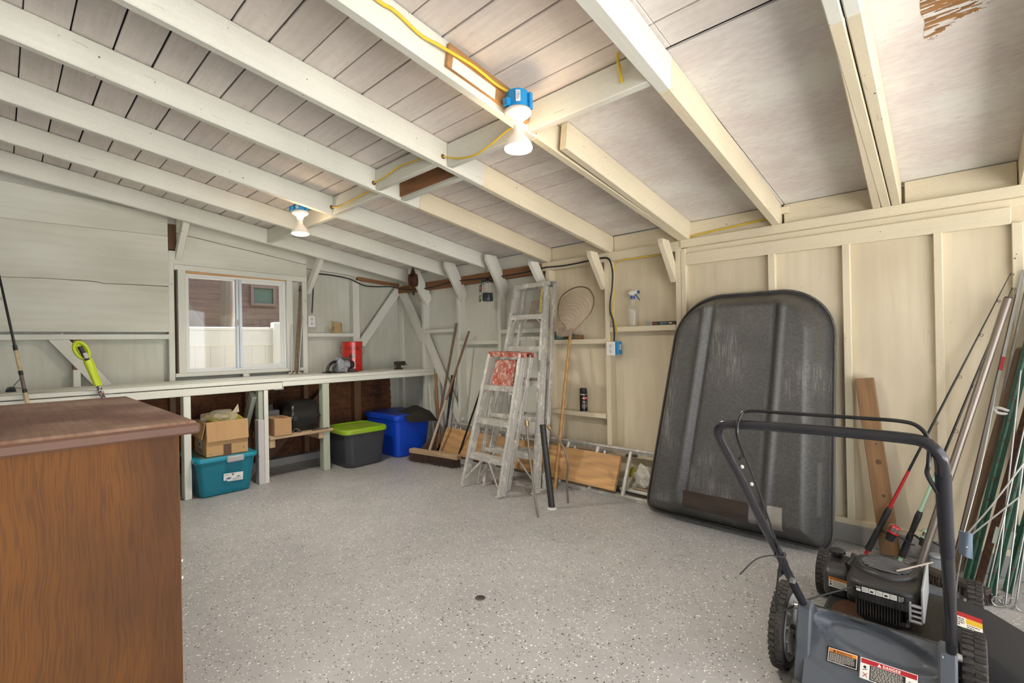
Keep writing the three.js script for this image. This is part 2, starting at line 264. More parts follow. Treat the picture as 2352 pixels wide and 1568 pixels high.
{ // the rafter that was lengthened beside the lamp: a cream piece lapped on its side
  part(ceiling, 'rafter', beam(V(3.86, raf(1.6) + 0.07, 1.6), V(3.80 + 0.03, raf(0) + 0.07, 0), 0.044, 0.14, undefined, 0.004), M.cream, 'cream rafter lapped onto the white one beside the lamp');
  part(ceiling, 'rafter', beam(V(4.452, raf(1.79) + 0.07, 1.79), V(4.452, raf(ZW) + 0.07, ZW), 0.04, 0.14, undefined, 0.004), M.white);
  part(ceiling, 'rafter', twoToneBeam(V(4.515, raf(ZW) + 0.07, ZW), V(4.43, raf(0) + 0.07, 0), 0.05, 0.14, (ZW - 1.72) / ZW, WHITE, CREAM), M.twoTone);
  for (const [x0, x1, z1, k] of [[4.95, 5.032, 1.74, 0.16], [4.996, 5.08, ZW, 0.68], [5.042, 5.128, ZW, 0.68]]) {
    const f = (z) => x0 + (x1 - x0) * z / 1.73;
    part(ceiling, 'rafter', z1 < 2 ? twoToneBeam(V(f(z1), raf(z1) + 0.07, z1), V(f(0), raf(0) + 0.07, 0), 0.04, 0.14, k, WHITE, CREAM) : twoToneBeam(V(f(1.73) + 0.02, raf(z1) + 0.07, z1), V(f(0), raf(0) + 0.07, 0), 0.042, 0.142, k, WHITE, CREAM), M.twoTone);
  }
}
// blocking row between the rafters at z = 1.78
const blocks = [[0.474, 1.12, 1.77], [1.164, 1.79, 1.77], [1.834, 2.5, 1.79], [2.544, 3.155, 1.85], [3.199, 3.775, 1.79], [3.819, 4.432, 1.80]];
for (const [x0, x1, z] of blocks) part(ceiling, 'blocking', span(x0, x1, raf(z) + 0.004, raf(z) + 0.134, z - 0.02, z + 0.022, 0.004), M.white);
part(ceiling, 'blocking', span(2.544, 3.155, raf(1.66) + 0.003, raf(1.66) + 0.045, 1.64, 1.68, 0.003), M.white);
part(ceiling, 'bare_board', span(2.544, 3.155, raf(1.7) + 0.02, raf(1.7) + 0.139, 1.675, 1.69, 0.002), M.rawBrown, 'unpainted brown board behind the blocking');
// a short bare-edged pad on the rafter above the lamp
part(ceiling, 'pad', beam(V(3.828, raf(2.32) + 0.075, 2.32), V(3.828, raf(1.83) + 0.075, 1.83), 0.02, 0.1, undefined, 0.003), M.rawOrange, 'bare wooden pad on the rafter at the lamp');
part(ceiling, 'pad', beam(V(3.8285, raf(2.3) + 0.05, 2.3), V(3.8285, raf(2.06) + 0.05, 2.06), 0.0225, 0.05, undefined, 0.002), M.white);
// plank decking above, one mesh each; joints fall on rafters
const pitch = 0.1425, seams = [];
for (let k = -14; k < 25; k++) seams.push(3.469 - pitch * k);
const uSlope = Math.sqrt(1 + SL * SL);
function plank(x0, x1, z0, z1, mat, th = 0.02, gap = 0.0045) {
  const g = cbox(x1 - x0 - 0.001, th, (z1 - z0 - gap) * uSlope, 0.0025, 0).rotateX(-Math.atan(SL));
  return part(ceiling, 'plank', g.translate((x0 + x1) / 2, deckY((z0 + z1) / 2) + th / 2 + rr(0, 0.0025), (z0 + z1) / 2), mat);
}
for (let k = 0; k + 1 < seams.length; k++) {
  const z1 = Math.min(seams[k], ZW), z0 = Math.max(seams[k + 1], -0.02); if (z1 - z0 < 0.03) continue;
  const lowPart = z1 < 1.8, cuts = lowPart ? (k % 3 ? [0, 2.52, 3.797] : [0, 1.812, 3.797]) : [[0, 3.177, 4.5, XW], [0, 2.522, 4.5, XW], [0, 1.812, 3.797, XW]][k % 3];
  for (let i = 0; i + 1 < cuts.length; i++) {
    const mat = lowPart && cuts[i] > 1.7 ? M.washBoard[(k + i) % 2] : M.deck[(k * 3 + i * 2) % 4];
    plank(cuts[i], cuts[i + 1], z0, z1, mat, 0.02, rr(0.003, 0.008));
  }
}
for (const [x0, x1, z0, z1] of [[3.8, 4.47, -0.02, 1.76], [4.47, 5.02, -0.02, 1.75], [5.02, 6.17, -0.02, 1.75], [6.17, XW, -0.02, 1.75]]) {
  const g = cbox(x1 - x0 - 0.004, 0.014, (z1 - z0 - 0.006) * uSlope, 0.002, 0).rotateX(-Math.atan(SL));
  part(ceiling, 'plywood_panel', g.translate((x0 + x1) / 2, deckY((z0 + z1) / 2) + 0.007, (z0 + z1) / 2), M.wash, 'whitewashed plywood roof panel');
}
{ // worn patch where the whitewash is missing and brown wood shows, torn outline
  const r = rng(3), out = []; const pts = [[5.222, 1.62], [5.224, 1.275], [5.25, 1.262], [5.275, 1.29], [5.31, 1.33], [5.35, 1.325], [5.385, 1.35], [5.43, 1.41], [5.44, 1.62]];
  for (let i = 0; i < pts.length; i++) { const a = pts[i], b = pts[(i + 1) % pts.length], n = i < pts.length - 1 ? 9 : 1; for (let k = 0; k < n; k++) { const t = k / n; out.push([a[0] + (b[0] - a[0]) * t + (r() - 0.5) * 0.014, a[1] + (b[1] - a[1]) * t + (r() - 0.5) * 0.02]); } }
  const g = extrude(out, 0.0012, 0); const p = g.attributes.position; for (let i = 0; i < p.count; i++) { const x = p.getX(i), z = p.getY(i), t = p.getZ(i); p.setXYZ(i, x, deckY(z) - 0.0002 - t, z); } g.computeVertexNormals();
  const streak = texture(256, 0.5, (u, v) => { const k = fbm(u, v, 10, 60, 2, 1) + 0.35 * (fbm(u, v, 4, 5, 3, 2) - 0.5) > 0.47 ? 255 : 0; return [k, k, k]; }); streak.colorSpace = THREE.NoColorSpace;
  part(ceiling, 'bare_patch', uvMetres(g, 0), std({ map: texGrain, color: lin(0.5, 0.26, 0.1), roughness: 0.8, alphaMap: streak, alphaTest: 0.5 }), 'brown patch of bare plywood with brushed edges');
}
part(ceiling, 'roofing', uvMetres(extrude([[-0.35, deckY(-0.35) + 0.0235], [ZW + 0.1, deckY(ZW + 0.1) + 0.0235], [ZW + 0.1, deckY(ZW + 0.1) + 0.06], [-0.35, deckY(-0.35) + 0.06]], XW + 0.8, 0).rotateY(-Math.PI / 2).translate(XW + 0.25, 0, 0), 2), M.tar);  // unseen eave carried out past the window wall to shade the fence

// ---- left wall (x = 0) with the window
const wl = structure('wall_left', 'painted stud wall with plywood panels around the sliding window', 'wall');
const top = (z) => deckY(z) - 0.005;
part(wl, 'sheathing', sheetX([[2.4, 0.9], [ZW + 0.1, 0.9], [ZW + 0.1, top(ZW + 0.1)], [2.4, top(2.4)]], -0.03, 0, 1), M.whiteGrey);
part(wl, 'sheathing', sheetX([[1.43, 1.96], [2.4, 1.96], [2.4, top(2.4)], [1.43, top(1.43)]], -0.03, 0, 1), M.whiteGrey);
part(wl, 'sheathing', sheetX([[1.43, 0.9], [2.4, 0.9], [2.4, 1.0], [1.43, 1.0]], -0.03, 0, 1), M.whiteGrey);
part(wl, 'sheathing', sheetX([[0, 0.9], [1.43, 0.9], [1.43, top(1.43)], [0, top(0)]], -0.03, 0, 1), M.whiteGrey);
part(wl, 'sheathing', sheetX([[-0.03, 0], [0.17, 0], [0.17, 0.9], [-0.03, 0.9]], -0.03, 0, 1), M.whiteGrey);
{ const r = rng(8), e = []; for (let i = 0; i <= 24; i++) e.push([0.168 + (r() - 0.5) * 0.022, 0.9 - 0.9 * i / 24]);
  part(wl, 'sheathing', sheetX([...e.reverse(), [0.168, 0.9], [ZW + 0.1, 0.9], [ZW + 0.1, 0]], -0.03, 0.001, 1), M.brown, 'dark brown unpainted boarding under the bench'); }
// studs: painted above the bench, bare below it
for (const [z0, z1] of [[2.462, 2.508], [1.25, 1.302], [0.625, 0.71], [1.84, 1.885], [3.105, 3.15], [3.75, 3.795], [4.4, 4.445], [5.0, 5.045]]) {
  const full = z0 < 1.5 && z0 > 1.2 || z0 < 1 || z0 > 2.4, yTop = z0 === 1.84 ? 0.97 : z0 === 2.462 ? 2.1 : z0 === 1.25 ? 1.93 : z0 === 0.625 ? 2.0 : z0 === 3.105 ? 1.075 : raf(z0);
  const zm = (z0 + z1) / 2, g = merge([tint(span(0.0, 0.09, 0.08, 0.9, z0, z1), BARE), tint(span(0.0, 0.09, 0.9, yTop, z0, z1), WHITE)]);
  part(wl, 'stud', g, M.twoTone);
}
part(wl, 'stud', span(0.0, 0.075, 1.075, 1.32, 3.1, 3.15), M.rawBrown, 'bare brown stud behind the slanted brace');
part(wl, 'stud', span(0.0, 0.07, 0.9, 1.97, 0.0, 0.045), M.white);
// plywood sheets nailed over the studs left of the window, with an open crack between them
part(wl, 'plywood_sheet', sheetX([[2.505, 1.383], [ZW, 1.38], [ZW, 1.786], [3.55, 1.787], [3.3, 1.797], [3.06, 1.795], [2.99, 1.792], [2.96, 1.782], [2.9, 1.785], [2.7, 1.788], [2.505, 1.789]], 0.09, 0.1), M.whiteSheet);
part(wl, 'plywood_sheet', sheetX([[2.505, 1.795], [2.7, 1.793], [2.9, 1.789], [2.955, 1.786], [2.995, 1.797], [3.06, 1.8], [3.3, 1.8], [3.55, 1.79], [ZW, 1.788], [ZW, 2.225], [3.47, 2.23], [2.505, 2.243]], 0.09, 0.1), M.whiteSheet);
part(wl, 'plywood_sheet', sheetX([[2.505, 2.245], [3.47, 2.232], [ZW, 2.226], [ZW, 2.62], [3.54, 2.511], [2.505, 2.43]], 0.088, 0.0985), M.whiteSheet);
part(wl, 'rail', span(0, 0.096, 1.318, 1.362, 2.505, ZW - 0.05), M.white);
part(wl, 'brace', beam(V(0.078, 1.345, 3.25), V(0.078, 0.86, 2.91), 0.1, 0.02, V(1, 0, 0)), M.white);
// header, boards under the gable
part(wl, 'header', sheetX([[1.25, 1.93], [2.462, 1.953], [2.462, 2.0], [1.25, 1.985]], 0.0, 0.09), M.white);
part(wl, 'gable_board', sheetX([[1.25, 1.987], [2.5, 2.003], [2.5, 2.12], [2.44, 2.12], [2.44, 2.282], [1.25, 2.118]], 0.078, 0.09), M.whiteSheet);
part(wl, 'gable_board', sheetX([[1.25, 2.124], [2.44, 2.289], [2.44, raf(2.44) + 0.1], [1.25, raf(1.25) + 0.1]], 0.07, 0.083), M.whiteSheet);
part(wl, 'gable_board', sheetX([[0.0, 2.02], [1.25, 2.09], [1.25, raf(1.25) + 0.12], [0.0, raf(0) + 0.1]], 0.0, 0.05), M.whiteSheet);
part(wl, 'end_rafter', beam(V(0.02, raf(0) + 0.07, 0), V(0.02, raf(ZW) + 0.07, ZW), 0.04, 0.14), M.white);
part(wl, 'bare_block', span(0.02, 0.094, 2.13, 2.36, 2.44, 2.5), M.rawDark, 'bare brown gap beside the knee brace');
part(wl, 'knee_brace', beam(V(0.06, 2.06, 2.425), V(0.44, 2.43, 2.425), 0.05, 0.075), M.white);
part(wl, 'knee_brace', beam(V(0.05, 1.83, 1.225), V(0.44, 2.22, 1.225), 0.045, 0.08), M.white);
part(wl, 'shelf', span(0, 0.095, 1.334, 1.376, 0.69, 1.25), M.white);
part(wl, 'brace', beam(V(0.07, 1.12, 0.70), V(0.07, 1.93, 0.075), 0.1, 0.036, V(1, 0, 0)), M.white);
part(wl, 'plate', beam(V(0.03, 1.985, 0), V(0.03, 2.03, 0.62), 0.05, 0.04), M.rawBrown, 'bare brown plate near the corner');
// window trim
part(wl, 'jamb', span(0.0, 0.09, 0.99, 1.953, 2.372, 2.434), M.white);
part(wl, 'jamb', span(0.0, 0.09, 0.99, 1.935, 1.404, 1.464), M.white);
part(wl, 'bare_block', span(0.0, 0.02, 0.99, 1.95, 2.434, 2.462), M.rawDark);
part(wl, 'sill', span(0.0, 0.1, 0.97, 1.004, 1.3, 2.462), M.white);
part(wl, 'sill_block', span(0.0, 0.11, 0.94, 0.972, 1.86, 1.905), M.white);
part(wl, 'shim_strip', sheetX([[1.464, 1.925], [2.372, 1.93], [2.372, 1.953], [1.464, 1.94]], 0.0, 0.06), M.pine, 'orange bare wood strip above the window');

const win = structure('window_1', 'white sliding window with a grey meeting rail above the bench', 'window');
const ring = (z0, z1, y0, y1, t, x0, x1) => merge([span(x0, x1, y0, y0 + t, z0, z1), span(x0, x1, y1 - t, y1, z0, z1), span(x0, x1, y0 + t, y1 - t, z0, z0 + t), span(x0, x1, y0 + t, y1 - t, z1 - t, z1)]);
part(win, 'frame', ring(1.465, 2.372, 1.004, 1.93, 0.024, -0.03, 0.055), M.vinyl);
const sashL = part(win, 'sash', ring(1.905, 2.352, 1.024, 1.91, 0.018, 0.0, 0.02), M.vinyl);
part(sashL, 'pane', span(0.008, 0.012, 1.035, 1.9, 1.915, 2.34, 0.0005), M.glass);
const sashR = part(win, 'sash', ring(1.485, 1.93, 1.024, 1.91, 0.035, 0.022, 0.046), M.vinyl);
part(sashR, 'pane', span(0.032, 0.036, 1.05, 1.885, 1.51, 1.9, 0.0005), M.glass);
part(win, 'meeting_rail', merge([span(0.02, 0.05, 1.028, 1.906, 1.888, 1.916), span(0.02, 0.058, 1.028, 1.906, 1.92, 1.946)]), M.alloy, 'grey aluminium meeting rail');
part(win, 'latch', merge([span(0.058, 0.068, 1.44, 1.51, 1.926, 1.94), span(0.066, 0.078, 1.455, 1.495, 1.93, 1.936)]), M.chrome, 'small metal latch');

// ---- right wall (z = 0): white framing near the corner, cream after it
const wr = structure('wall_right', 'stud wall painted white by the corner and cream beyond it', 'wall');
for (const [x0, x1, m] of [[-0.03, 1.25, M.white], [1.25, 2.52, M.white], [2.52, 3.79, M.creamWash]]) part(wr, 'sheathing', span(x0, x1, 0, deckY(0) - 0.01, -0.03, 0, 0.001, 1), m);
for (const [x0, x1, z] of [[3.79, 4.8, 0.055], [4.8, 5.96, 0.06], [5.96, XW, 0.06]]) part(wr, 'plywood_panel', span(x0, x1, 0.11, 1.9, z - 0.012, z, 0.001, 1), M.creamWash, 'cream washed plywood panel');
part(wr, 'sheathing', span(3.79, XW + 0.1, 0, deckY(0) - 0.01, -0.03, 0.0, 0.001, 1), M.creamWash);
const rstuds = [[0.579, 0.625], [1.224, 1.27], [1.862, 1.905], [2.498, 2.546], [3.129, 3.173], [3.746, 3.786], [3.788, 3.826], [4.377, 4.42], [4.783, 4.823], [5.195, 5.232], [5.49, 5.53], [6.1, 6.14], [6.7, 6.74]];
for (const [x0, x1] of rstuds) part(wr, 'stud', span(x0, x1, x0 > 3.78 ? 0.14 : 0.08, x0 > 3.78 && x0 < 3.8 ? 1.9 : x0 > 4 ? 1.78 : 1.9, 0, 0.09), x0 < 2.49 ? M.white : M.cream);
part(wr, 'sole_plate', span(0, 3.75, 0.04, 0.08, 0, 0.09), M.white);
part(wr, 'sole_plate', span(3.75, XW, 0.108, 0.142, 0, 0.096), M.cream);
part(wr, 'stud', span(0.0, 0.09, 0.08, 1.9, 0.0, 0.04), M.white);
const shelfSpots = [[0.625, 1.224, 1.36, 1.4, 0], [1.27, 1.862, 1.216, 1.257, 0], [1.905, 2.498, 1.32, 1.362, 0], [2.546, 3.129, 1.205, 1.248, 1], [3.173, 3.746, 1.3, 1.342, 1], [2.546, 3.12, 0.578, 0.617, 1]];
for (const [x0, x1, y0, y1, c] of shelfSpots) part(wr, 'shelf', span(x0, x1, y0, y1, 0, 0.093), c ? M.cream : M.white);
// top plate, bare brown between the braces near the corner
part(wr, 'top_plate', span(0.1, 2.46, 1.875, 1.962, 0.0, 0.092), M.rawBrown, 'bare brown top plate');
part(wr, 'top_plate', span(2.46, 3.79, 1.888, 1.962, 0.0, 0.092), M.cream);
part(wr, 'top_plate', span(3.79, XW, 1.905, 1.962, 0.0, 0.1), M.cream);
part(wr, 'header', span(3.826, 5.49, 1.775, 1.862, 0.03, 0.088), M.cream);
part(wr, 'header', span(3.826, XW, 1.862, 1.905, 0.0, 0.07), M.cream);
{ const ends = [0.0, ...rafterXs.slice(0, 6).map((x) => x), 4.41, 4.94, 5.52, 6.15, 6.8, XW];
  for (let i = 0; i + 1 < ends.length; i++) { const a = ends[i] + (i ? 0.048 : 0) + (i === 7 ? 0.01 : 0) + (i === 8 ? 0.09 : 0), b = ends[i + 1] - 0.003; part(wr, 'eave_block', span(a, b, 1.963, deckY(0.03) - 0.002, 0.015, 0.05), ends[i] < 2.4 ? M.white : M.cream); } }
// knee braces, each a slanted strip between stud and rafter: outline in [z, y]
const kneeX = (pts, x0, x1, m) => part(wr, 'knee_brace', sheetX(pts, x0, x1, 1, 0.003), m);
for (const [x, top] of [[0.627, 2.11], [1.272, 2.105], [1.907, 2.095]]) kneeX([[0.07, 1.685], [0.3, top - 0.06], [0.3, top], [0.175, top - 0.005], [0.004, 1.8], [0.004, 1.75]], x, x + 0.038, M.white);
for (const x of [2.462, 3.093, 3.71]) kneeX([[0.088, 1.66], [0.285, 1.925], [0.285, 1.957], [0.19, 1.957], [0.088, 1.8]], x, x + 0.036, x < 2.6 ? M.white : M.cream);
part(wr, 'brace', beam(V(0.11, 1.96, 0.07), V(0.6, 1.28, 0.07), 0.12, 0.036, V(0, 0, 1)), M.white);
part(wr, 'brace', beam(V(0.63, 1.34, 0.07), V(1.25, 0.36, 0.07), 0.1, 0.036, V(0, 0, 1)), M.white);
part(wr, 'nailer', span(4.445, 4.5, 2.03, 2.075, 0.05, 0.075), M.cream);
for (const [x, y] of [[3.836, 2.042], [3.838, 1.97]]) part(wr, 'hole', lathe([[0, 0.0006], [0.011, 0.0006], [0.012, 0]], 14).rotateX(Math.PI / 2).translate(x, y, 0.05), M.tar, 'dark drilled hole');

// ---- the rest of the building, behind the camera: solid back wall, wide open garage door
const wb = structure('wall_back', 'painted back wall of the garage behind the camera', 'wall');
part(wb, 'sheathing', span(-0.03, XW + 0.1, 0, 2.9, ZW, ZW + 0.06, 0.001, 1), M.white);
const wf = structure('wall_front', 'painted front wall around the open garage door', 'wall');
part(wf, 'pier', span(XW, XW + 0.1, 0, 2.3, -0.03, 0.35), M.cream);
part(wf, 'pier', span(XW, XW + 0.1, 0, 2.8, 5.05, ZW + 0.06), M.white);
part(wf, 'lintel', sheetX([[-0.03, 2.16], [5.05, 2.16], [5.05, 2.88], [-0.03, 2.1]], XW, XW + 0.1), M.white);

// ---- outdoors
const yard = structure('ground', 'pale concrete drive and yard around the garage', 'ground');
part(yard, 'drive', span(XW + 0.1, 30, -0.2, -0.03, -14, 20, 0.002), std({ color: lin(0.58, 0.56, 0.53), roughness: 0.9 }));
part(yard, 'side_yard', span(-12, -0.1, -0.3, -0.12, -14, 20, 0.002), std({ color: lin(0.2, 0.19, 0.1), roughness: 1 }));
const fence = thing('vinyl_fence', 'white vinyl privacy fence seen through the window', 'fence');
const FX = -1.05, mF = std({ color: lin(0.78, 0.77, 0.76), roughness: 0.45 });
part(fence, 'rail', span(FX - 0.025, FX + 0.025, 1.26, 1.44, -1.9, 5, 0.006), mF);
part(fence, 'rail', span(FX - 0.03, FX + 0.03, 1.44, 1.475, -1.9, 5, 0.006), mF);
for (let i = 0; i < 46; i++) part(fence, 'panel_board', span(FX - 0.014, FX + 0.014, -0.1, 1.27, -1.86 + i * 0.15 + 0.0006, -1.86 + (i + 1) * 0.15 - 0.0006, 0.0015), mF);
part(fence, 'post', span(FX - 0.055, FX + 0.055, -0.1, 1.54, 1.09, 1.2, 0.008), mF);

const house = thing('house', 'brown lap-sided house wall beyond the white fence', 'house');
const HX = -4.0, mSide = std({ map: texGrain, color: lin(0.075, 0.047, 0.043), roughness: 0.85 });
part(house, 'wall', span(HX - 0.2, HX - 0.03, -0.1, 6, -9, 9), mSide);  // unseen upper wall made tall so that it shades the side yard
for (let i = 0; i < 22; i++) { const y = 1.1 + i * 0.105; part(house, 'siding_board', beam(V(HX, y + 0.05, -4), V(HX, y + 0.05, 5), 0.018, 0.112, V(0.14, 1, 0)), mSide); }
const hw = part(house, 'window', merge([span(HX, HX + 0.06, 1.98, 2.03, 0.05, 0.48), span(HX, HX + 0.06, 2.3, 2.35, 0.05, 0.48), span(HX, HX + 0.06, 2.03, 2.3, 0.05, 0.1), span(HX, HX + 0.06, 2.03, 2.3, 0.43, 0.48)]), std({ color: lin(0.05, 0.03, 0.026), roughness: 0.7 }));
part(hw, 'pane', span(HX + 0.02, HX + 0.03, 2.03, 2.3, 0.1, 0.43), std({ color: lin(0.012, 0.03, 0.02), roughness: 0.7 }));
const tree = thing('tree', 'pale bare tree trunk with a leaning branch beyond the fence', 'tree');
const mBark = std({ map: texGrain, color: lin(0.11, 0.09, 0.078), roughness: 0.95 });
part(tree, 'trunk', tube([[-2.5, -0.15, 1.28], [-2.52, 1.2, 1.3], [-2.48, 2.2, 1.27], [-2.5, 4.5, 1.35]], 0.1, 30, 10), mBark);
part(tree, 'branch', tube([[-2.5, 1.1, 1.3], [-2.45, 1.5, 1.6], [-2.4, 2.1, 1.95], [-2.3, 3.2, 2.4]], 0.045, 24, 8), mBark);
// ---------------------------------------------------------------- printed labels
function canvas(w, h, draw) { const c = document.createElement('canvas'); c.width = w; c.height = h; const g = c.getContext('2d'); draw(g, w, h); const t = new THREE.CanvasTexture(c); t.colorSpace = THREE.SRGBColorSpace; return t; }
function textBlock(g, x, y, w, rows, lh, color, r) { g.fillStyle = color; for (let i = 0; i < rows; i++) { let a = x; const end = x + w * (i === rows - 1 ? 0.6 : 0.94 + 0.06 * r()); while (a < end) { const k = lh * (0.5 + 1.6 * r()); g.fillRect(a, y + i * lh, Math.min(k, end - a), lh * 0.5); a += k + lh * 0.4; } } }
// a flat label with its own uv 0..1: centre, half vectors right and up
function labelQuad(c, right, up, lift = 0) {
  const n = new THREE.Vector3().crossVectors(right, up).normalize().multiplyScalar(lift), p = [], q = (a, b) => c.clone().addScaledVector(right, a).addScaledVector(up, b).add(n);
  const A = q(-1, -1), B = q(1, -1), C = q(1, 1), D = q(-1, 1); p.push(...A, ...B, ...C, ...A, ...C, ...D);
  const g = new THREE.BufferGeometry(); g.setAttribute('position', new THREE.Float32BufferAttribute(p, 3)); g.setAttribute('uv', new THREE.Float32BufferAttribute([0, 0, 1, 0, 1, 1, 0, 0, 1, 1, 0, 1], 2)); g.computeVertexNormals(); return g;
}
const printed = (t, rough = 0.6, extra = {}) => std({ map: t, roughness: rough, ...extra });

// ---------------------------------------------------------------- workbench along the left wall
const bench = thing('workbench', 'long white painted workbench built along the window wall', 'workbench');
for (const [x0, x1] of [[0.105, 0.3], [0.304, 0.5], [0.504, 0.6], [0.606, 0.712]]) part(bench, 'top_board', span(x0, x1, 0.908 + (x0 > 0.55 ? 0 : 0.001), 0.94 - (x0 > 0.5 && x0 < 0.6 ? 0.004 : 0), 0.012, 4.9, 0.004), M.white);
part(bench, 'apron', span(0.672, 0.706, 0.842, 0.902, 1.765, 4.9, 0.004), M.white);
part(bench, 'apron', span(0.674, 0.708, 0.862, 0.908, 0.012, 1.764, 0.004), M.white);
part(bench, 'block', span(0.62, 0.672, 0.832, 0.86, 1.74, 1.82, 0.003), M.white);
part(bench, 'leg', span(0.6, 0.7, 0, 0.842, 2.488, 2.54, 0.004), M.white);
part(bench, 'leg', span(0.61, 0.7, 0, 0.842, 1.888, 1.925, 0.004), M.white);
part(bench, 'leg', span(0.625, 0.715, 0, 0.58, 1.93, 1.982, 0.004), std({ map: texPaint, color: lin(0.58, 0.55, 0.56), roughness: 0.7 }), 'short doubled leg with worn mauve paint');
part(bench, 'leg', span(0.61, 0.69, 0.58, 0.85, 1.93, 1.97, 0.004), std({ map: texPaint, color: lin(0.42, 0.46, 0.38), roughness: 0.7 }));
part(bench, 'leg', span(0.615, 0.7, 0, 0.862, 1.312, 1.38, 0.004), std({ map: texPaint, color: lin(0.47, 0.5, 0.4), roughness: 0.7 }), 'greenish worn leg');
part(bench, 'brace', beam(V(0.62, 0.8, 1.99), V(0.13, 0.12, 1.99), 0.04, 0.085), std({ map: texPaint, color: lin(0.38, 0.4, 0.34), roughness: 0.75 }), 'slanted grey-green brace to the wall');
part(bench, 'shelf_board', span(0.27, 0.725, 0.386, 0.414, 1.29, 1.886, 0.004, 2), M.paleWood);
part(bench, 'cleat', span(0.27, 0.71, 0.31, 0.386, 1.836, 1.886, 0.004, 0), M.paleWood);
part(bench, 'cleat', span(0.27, 0.71, 0.325, 0.386, 1.384, 1.43, 0.004, 0), M.paleWood);
part(bench, 'back_brace', beam(V(0.12, 0.76, 1.05), V(0.12, 0.1, 1.72), 0.09, 0.03, V(1, 0, 0)), M.rawDark, 'dark slanted board behind the shelf');
const stick = thing('painted_stick', 'thin white painted stick leaning low behind the bench legs', 'stick');
part(stick, 'stick', beam(V(0.5, 0.012, 2.0), V(0.15, 0.15, 1.72), 0.014, 0.014), M.white);

// ---------------------------------------------------------------- old dresser in the foreground
const dr = thing('wooden_dresser', 'dark brown wood-grained dresser standing in the left foreground', 'dresser');
part(dr, 'top', span(2.944, 3.914, 1.022, 1.05, 3.213, 3.78, 0.006), M.top, 'worn dusty brown top with a rounded edge');
part(dr, 'edge_band', span(2.938, 3.92, 1.018, 1.0435, 3.207, 3.786, 0.005), M.topEdge);
const vg = (g) => uvMetres(g, 1);
part(dr, 'side_panel', span(3.865, 3.885, 0.0, 1.018, 3.245, 3.75, 0.003, 1), M.veneer, 'broad figured wood side panel');
part(dr, 'side_panel', span(2.975, 2.995, 0.0, 1.018, 3.245, 3.75, 0.003, 1), M.veneer);
part(dr, 'back_panel', span(2.995, 3.865, 0.02, 1.018, 3.735, 3.745, 0.002, 0), M.veneer);
part(dr, 'bottom', span(2.995, 3.865, 0.06, 0.08, 3.25, 3.735, 0.002, 0), M.veneer);
part(dr, 'plinth', span(2.995, 3.865, 0.0, 0.06, 3.265, 3.285, 0.002, 0), M.veneer);
for (let i = 0; i < 4; i++) { const y0 = 0.085 + i * 0.234, d = part(dr, 'drawer', span(3.0, 3.86, y0, y0 + 0.226, 3.243, 3.7, 0.004, 0), M.veneer);
  for (const x of [3.2, 3.66]) part(d, 'knob', lathe([[0, 0], [0.008, 0], [0.007, 0.012], [0.016, 0.02], [0.014, 0.03], [0, 0.033]], 14).rotateX(-Math.PI / 2).translate(x, y0 + 0.115, 3.243), M.topEdge); }
// two dabs of white caulk on its edge
for (const y of [0.66, 0.702]) part(dr, 'paint_dab', new THREE.SphereGeometry(0.0032, 8, 6).scale(0.7, 1.2, 0.7).translate(3.882, y, 3.243), M.whitePlastic, 'dab of white paint on the front edge');

// ---------------------------------------------------------------- things on the bench
{ // surf rod with pale grips leaning on the bench front, off to the left
  const o = thing('fishing_rod', 'black surf rod with pale cork grips leaning against the bench left of the trimmer', 'fishing rod');
  const a = V(0.876, 0.0, 3.304), b = V(0.495, 2.5, 3.655), d = b.clone().sub(a).normalize(), L = a.distanceTo(b), at = (t) => a.clone().addScaledVector(d, t);
  // grips above the bench edge
  const cork = std({ map: texGrain, color: lin(0.72, 0.6, 0.4), roughness: 0.8 });
  part(o, 'grip', rod(at(0.72), at(0.98), 0.0115, 0.0115, 14), cork); part(o, 'grip', rod(at(1.12), at(1.27), 0.0105, 0.0105, 14), cork);
  part(o, 'reel_seat', rod(at(0.98), at(1.12), 0.0105, 0.0105, 14), std({ color: lin(0.12, 0.09, 0.08), roughness: 0.35 }));
  for (const [s, e] of [[0.975, 1.0], [1.095, 1.125], [1.265, 1.3]]) part(o, 'band', rod(at(s), at(e), 0.0118, 0.0118, 14), M.blackGloss);
  part(o, 'butt', rod(at(0.003), at(0.72), 0.01, 0.0105, 12), M.black);
  part(o, 'blank', rod(at(1.27), at(L), 0.008, 0.004, 10), M.blackGloss);
  part(o, 'reel_foot', tube([at(1.005).add(V(0.012, 0, 0.005)), at(1.03).add(V(0.02, -0.01, 0.045)), at(1.07).add(V(0.012, 0, 0.01))], 0.0025, 16, 6), M.darkMetal);
  part(o, 'guide', new THREE.TorusGeometry(0.011, 0.0015, 6, 16).translate(...at(1.62).add(V(0.004, 0, 0.014)).toArray()), M.darkMetal);
}
